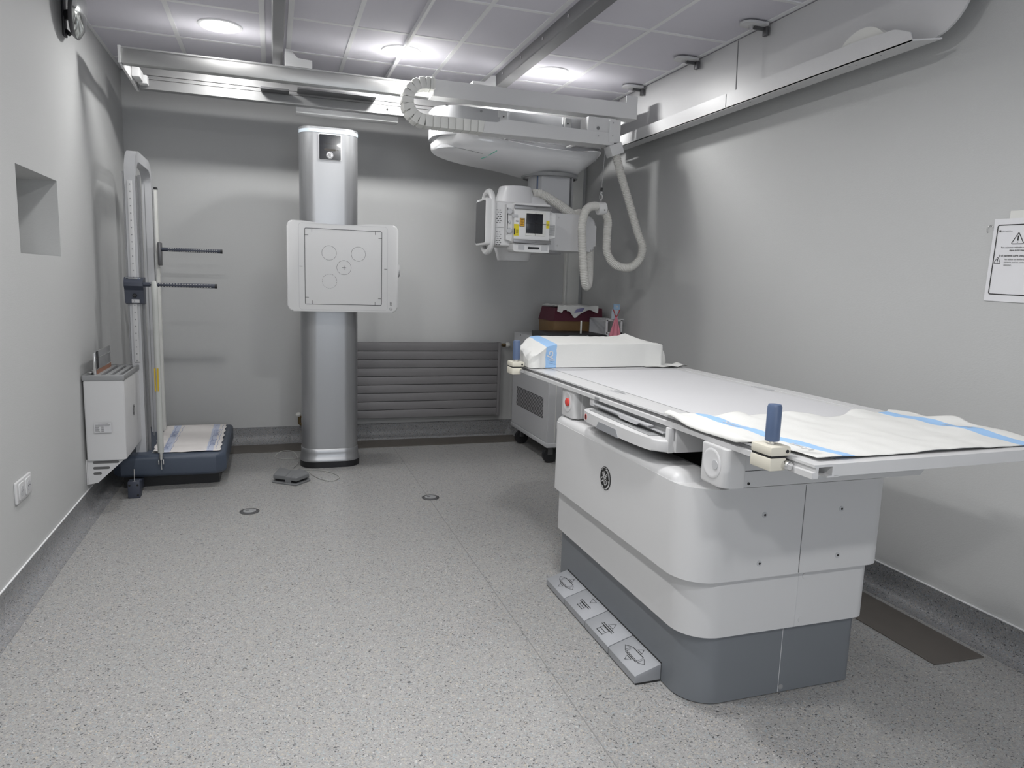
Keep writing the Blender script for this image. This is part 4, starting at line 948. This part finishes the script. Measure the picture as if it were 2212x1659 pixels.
# hand grips clamped to the rail
def grip(v, lab, u=-.43):
    X = TX; p0 = X @ Vector((u, v, .868))
    g = thing('hand_grip', p0, lab, 'hand grip', 'blue hand grips clamped to the table rail')
    b = B(X); b.box(u-.032, v-.038, .866, u+.016, v+.038, .898, .004); b.box(u-.032, v-.038, .902, u+.028, v+.038, .926, .005); b.build('clamp_body', 'cream', g)
    b = B(X); b.box(u-.029, v-.035, .897, u+.014, v+.035, .903); b.build('clamp_gap', 'ink', g)
    b = B(X); b.cyl((u, v, .925), (u, v, .938), .010, n=16); b.build('stem', 'chrome', g)
    b = B(X); b.lathe([(.0172, .934), (.0176, .938), (.0176, 1.018), (.0150, 1.024), (0, 1.026)], (u, v, 0), n=28); b.build('handle', 'blue', g, 50)
    b = B(X); b.lathe([(.011, 0), (.011, .016), (.009, .019), (0, .019)], (u+.012, v-.038, .882), (0, -1, 0), 18); b.build('clamp_screw', 'chrome', g)
    b = B(X); b.lathe([(.0045, 0), (.0045, .0014), (0, .0014)], (u+.016, v-.038, .914), (0, -1, 0), 12); b.build('screw_hole', 'ink', g)
    return g
grip(-.865, 'blue cylindrical hand grip on a cream clamp at the near corner of the table')
grip(.90, 'blue hand grip on a cream clamp at the far end, left of the pillow', u=-.447)

# cloth on near end of the table
def fold(x, y):
    e = .0
    far = max(0, (y+.62)/.18)
    h = .006*mn.noise(Vector((x*5+3, y*7, .3))) + .004*mn.noise(Vector((x*16, y*12+9, 1.3)))
    h += far*(.012*max(0, math.sin(x*26+1.3*math.sin(y*9)))+.008*mn.noise(Vector((x*11, y*6, 4))))
    if x > .25: h += (x-.25)*.09*max(0, 1-abs(y+.72)/.2)*(1+.6*math.sin(y*30+x*20))
    return h
def sheet_h(x, y): return max(.903, .906 + fold(x, y)) - (max(0, -x-.405)*1.2)
b = B(TX)
def sf(u, v):
    x0_ = -.418 if v > .45 else (-.372 if v < .12 else -.372-.046*(v-.12)/.33); x = x0_ + u*(.442-x0_); y = -.955 + v*(.50 + .035*math.sin(u*7) + .02*math.sin(u*19))
    if u > .97: x += .006*math.sin(v*25)
    y += -.006*math.sin(u*30)*(v > .98)
    if u < .12: y += .10*(.12-u)/.12*(v**2)*1
    return (x, y, sheet_h(x, y)), (u, v)
b.grid(110, 70, sf); sh = tag(b.build('bed_sheet', 'sheetcloth', None, 70, solid=.0015), 'crumpled white sheet with blue printed bands spread over the near end of the table', 'sheet')
for (x, y, s_) in ((-.322, -.52, .030), (-.322, -.80, .026), (.345, -.70, .03)):
    iX = TX.inverted()
    def conf(p):
        q = iX @ p; return TX @ Vector((q.x, q.y, sheet_h(q.x, q.y)+.0025))
    text('Sacyl', s_, TX @ Vector((x, y, .91)), TX.to_3x3() @ Vector((0, -1, 0)), TX.to_3x3() @ Vector((1, 0, 0)), 'paper', sh, 'printed_lettering', fn=conf, xs=1.5)

# wedge pillow wrapped in a sheet
b = B(TX)
ST = [ # u, v front, v back, z top front, z top back, droop
 (-.412, .83, .90, .935, .955), (-.406, .80, .96, .955, .970), (-.395, .79, 1.0, .962, .985), (-.375, .795, 1.02, .972, 1.00), (-.35, .81, 1.04, .985, 1.02), (-.325, .815, 1.05, 1.005, 1.034), (-.28, .818, 1.055, 1.014, 1.036), (-.15, .82, 1.055, 1.016, 1.035), (0, .82, 1.055, 1.016, 1.034), (.12, .82, 1.055, 1.016, 1.034), (.17, .82, 1.055, 1.018, 1.040), (.21, .82, 1.05, 1.018, 1.052), (.26, .815, 1.03, 1.016, 1.030), (.300, .815, 1.0, 1.012, 1.016), (.312, .83, .98, .985, .985), (.335, .845, .96, .955, .955), (.35, .86, .94, .925, .925)]
def interp(u):
    if u <= ST[0][0]: return ST[0][1:]
    for a, c in zip(ST, ST[1:]):
        if a[0] <= u <= c[0]:
            f = (u-a[0])/(c[0]-a[0]); return [a[i]+(c[i]-a[i])*f for i in range(1, 5)]
    return ST[-1][1:]
u0, u1 = ST[0][0], ST[-1][0]
def wf_(s_, t_):
    u = u0 + (u1-u0)*s_; vf, vb, zf, zb_ = interp(u)
    # t: 0 skirt front bottom -> front top -> back top -> back bottom
    endk = max(0, (.12-s_)/.12) + max(0, (s_-.86)/.14)
    if t_ < .45:
        f = t_/.45; y = vf + .004*math.sin(f*3); z = .903 + (zf-.903)*f
        y += .010*(1-f)*math.sin(s_*9)*.4
        du = .0
    elif t_ < .75:
        f = (t_-.45)/.30; y = vf + (vb-vf)*f; z = zf + (zb_-zf)*f
    else:
        f = (t_-.75)/.25; y = vb; z = zb_ + (.903-zb_)*f
    n1 = mn.noise(Vector((u*14, y*14, z*14))); n2 = mn.noise(Vector((u*40, y*30, z*40+5)))
    k = .0025 + .018*min(1, endk)
    y += n1*k; z = max(.9025, z + n2*k*.6*(1 if 0.02 < t_ < .98 else 0)); u += n1*k*.5
    return (u, y, z), (s_ , t_)
b.grid(120, 50, wf_)
wd = tag(b.build('wedge_pillow', 'wedgecloth', None, 60), 'block pillow wrapped in white cloth with a blue lettered band on the table', 'pillow')
text('cyl', .046, TX @ Vector((-.318, .8085, .985)), TX.to_3x3() @ Vector((0, 0, -1)), TX.to_3x3() @ Vector((1, 0, 0)), 'paper', wd, 'printed_lettering', bold=.0004)
b = B(TX); 
b.grid(24, 16, lambda s_, t_: ((.20+.24*s_, .80-.03*math.sin(s_*3)+.10*t_, .9035+.012*abs(math.sin(s_*9+t_*2))*s_*(1-.3*t_)), (s_, t_)))
b.build('loose_corner', 'cloth', wd, 60, solid=.001)
# closing ends of pillow
for s_ in (0, 1):
    b = B(TX); pts = [wf_(s_, t_/30)[0] for t_ in range(31)]
    f = b._f([b.bm.verts.new(p) for p in pts]); b.build('end_fold', 'cloth', wd, 0)

# ================================================================== GENERATOR CABINET AND THINGS ON IT
gc = thing('generator_cabinet', (2.15, 5.03, 0), 'light grey metal generator cabinet on castors in the far right corner', 'cabinet')
B().box(1.852, 4.628, .13, 2.46, 5.44, .898, .004).build('cabinet_body', 'lgrey', gc)
B().box(1.846, 4.622, .128, 2.465, 5.445, .158, .002).build('bottom_frame', 'lgrey', gc)
sp_ = B().box(1.8495, 4.64, .165, 1.8525, 5.43, .875).build('side_panel', 'lgrey', gc)
b = B(); 
for k in range(15): b.box(1.8475, 4.73, .325+.0165*k*.62, 1.8497, 5.32, .329+.0165*k*.62)
b.build('louvres', 'ink', sp_)
for y in (4.75, 5.28): B().lathe([(.005, 0), (.005, .002), (0, .002)], (1.852, y, .885), (-1, 0, 0), 10).build('screw', 'ink', gc)
b = B(); b.box(1.905, 4.625, .16, 1.908, 4.629, .88); b.build('door_seam', 'offw', gc)
for (x, y) in ((1.90, 4.70), (1.90, 5.32), (2.40, 4.70), (2.40, 5.32)):
    c_ = B().lathe([(.052, -.018), (.055, -.012), (.055, .012), (.052, .018)], (x, y, .055), (0, 1, 0), 24).build('castor', 'black', gc)
    B().box(x-.02, y-.022, .06, x+.02, y+.022, .13, .003).build('castor_fork', 'darksteel', gc)
fb = thing('flat_black_case', (2.08, 4.87, .9), 'flat black case with a white handle lying on the grey cabinet', 'case')
B().box(1.862, 4.675, .899, 2.305, 5.06, .938, .003).build('case_body', 'black', fb)
b = B(); b.tube([(1.985, 4.672, .917), (1.995, 4.664, .925), (2.01, 4.66, .928), (2.14, 4.655, .928), (2.15, 4.66, .924)], .0045, 8); b.lathe([(.009, 0), (.009, .008), (0, .01)], (2.143, 4.664, .925), (0, -1, 0), 14); b.build('handle', 'white', fb)
tag(B().box(2.14, 4.78, .9385, 2.15, 4.79, 1.032, .001).build('upright_rod', 'offw'), 'thin white upright rod standing on the flat black case', 'rod')
mb = thing('storage_box', (2.27, 5.27, .9), 'brown box with a dark maroon lid at the back of the grey cabinet', 'box')
B().box(2.055, 5.10, .899, 2.46, 5.42, 1.015, .003).build('box_body', 'brown', mb)
b = B(); b.loft([[(2.05, 5.095, 1.008), (2.465, 5.095, 1.008), (2.465, 5.425, 1.008), (2.05, 5.425, 1.008)], [(2.075, 5.12, 1.11), (2.47, 5.12, 1.11), (2.47, 5.42, 1.11), (2.075, 5.42, 1.11)]]); b.build('box_lid', 'maroon', mb, 20)
b = B()
def clf(u, v):
    x = 2.075 + u*.345 + .012*math.sin(v*5); y = 5.075 + v*.32
    drop = 0
    if v < .22:
        hang = .032 + .055*math.exp(-((u-.42)/.10)**2) + .012*math.sin(u*14)
        if abs(u-.17) < .05: hang *= .6
        y = 5.108 - .02*(1-v/.22); z = 1.118 - hang*(1-v/.22)*1.0
        z0_ = z
    else:
        y = 5.108 + (v-.22)/.78*.29; z = 1.122 + .012*abs(mn.noise(Vector((x*14, y*14, 2)))) + .006*math.sin(u*9)**2
    return (x, y, z), (u, v)
b.grid(50, 36, clf); ct = tag(b.build('folded_cloth', 'cloth', None, 70, solid=.001), 'crumpled white cloth with faint purple print draped over the maroon lid', 'cloth')
b = B(); b.box(2.19, 5.085, 1.128, 2.25, 5.086, 1.1295); 
b = B(); b.grid(10, 6, lambda u, v: ((2.215+.07*u+.02*v, 5.083-.0*v, 1.075+.030*v+.012*u), (u, v))); b.build('purple_print', 'purple', ct, 0)
sr = thing('acrylic_rack', (2.42, 4.80, .9), 'white square-framed rack at the right edge of the grey cabinet', 'rack')
b = B()
b.box(2.350, 4.79, .899, 2.366, 4.806, 1.045, .002); b.box(2.470, 4.79, .899, 2.486, 4.806, 1.045, .002); b.box(2.352, 4.79, 1.030, 2.486, 4.806, 1.045, .002); b.box(2.352, 4.79, .935, 2.486, 4.806, .950, .002)
b.box(2.346, 4.786, 1.040, 2.372, 4.81, 1.050, .002); b.box(2.466, 4.786, 1.040, 2.492, 4.81, 1.050, .002); b.build('front_frame', 'white', sr)
b = B(); b.box(2.350, 4.806, 1.030, 2.360, 5.09, 1.042); b.box(2.476, 4.806, 1.030, 2.486, 5.09, 1.042); b.box(2.350, 5.078, .899, 2.486, 5.09, 1.042); b.build('rear_frame', 'lgrey', sr)
b = B(); b.box(2.325, 4.74, .899, 2.352, 4.79, .937, .002); b.build('foot', 'white', sr)
cd_ = thing('card_holder', (2.42, 4.775, 1.04), 'pale blue card in a clear holder on a red lanyard above the pink pouch', 'card holder')
B().prism(rrect(2.398, 1.118, 2.450, 1.160, .004, 3), 4.775, 4.785, 'y', bev=.001).build('blue_card', 'cardblue', cd_)
B().box(2.416, 4.7738, 1.136, 2.432, 4.7752, 1.146).build('card_window', 'paper', cd_)
B().box(2.388, 4.781, 1.046, 2.440, 4.789, 1.119).build('clear_sleeve', 'led', cd_)
b = B()
for s_ in (-1, 1): b.tube([(2.421+.028*s_, 4.771, 1.120), (2.419+.002*s_, 4.768, 1.062)], .0030, 6)
b.build('lanyard', 'red', cd_)
b = B()
rings = []
for (z, w, d) in ((1.062, .006, .005), (1.045, .012, .008), (1.01, .022, .012), (.97, .034, .016), (.93, .044, .018), (.902, .050, .018)):
    rings.append([(2.418 + w*math.cos(a)*(1+.12*math.sin(5*a)), 4.766 + d*math.sin(a)*(1+.35*math.sin(7*a)), z) for a in [2*PI*i/42 for i in range(42)]])
b.loft(rings); pb = tag(b.build('pink_pouch', 'pink', None, 60), 'pink gathered cloth pouch hanging from the red lanyard', 'pouch')

# ================================================================== CAMERA
r0 = Vector((0.94791288, -0.31691833, 0.03199918)); d0 = Vector((-0.01527593, -0.1455731, -0.98922956)); f0 = Vector((0.3181632, 0.93721462, -0.14283184))
cam = bpy.data.cameras.new('camera'); cam.sensor_width = 36; cam.lens = 1533.3/2212*36; cam.clip_start = .02
co_ = bpy.data.objects.new('camera', cam); COL.objects.link(co_)
Mc = Matrix((( r0.x, -d0.x, -f0.x, 0), (r0.y, -d0.y, -f0.y, 0), (r0.z, -d0.z, -f0.z, 1.3), (0, 0, 0, 1)))
co_.matrix_world = Mc
scn.camera = co_
w = bpy.data.worlds.new('world'); scn.world = w; w.use_nodes = True
w.node_tree.nodes['Background'].inputs[0].default_value = (.8, .85, 1, 1); w.node_tree.nodes['Background'].inputs[1].default_value = .3
vs = scn.view_settings
scn.display_settings.display_device = 'sRGB'
vs.view_transform = 'Standard'; vs.look = 'None'; vs.gamma = 1; vs.use_curve_mapping = False; vs.exposure = 0.38
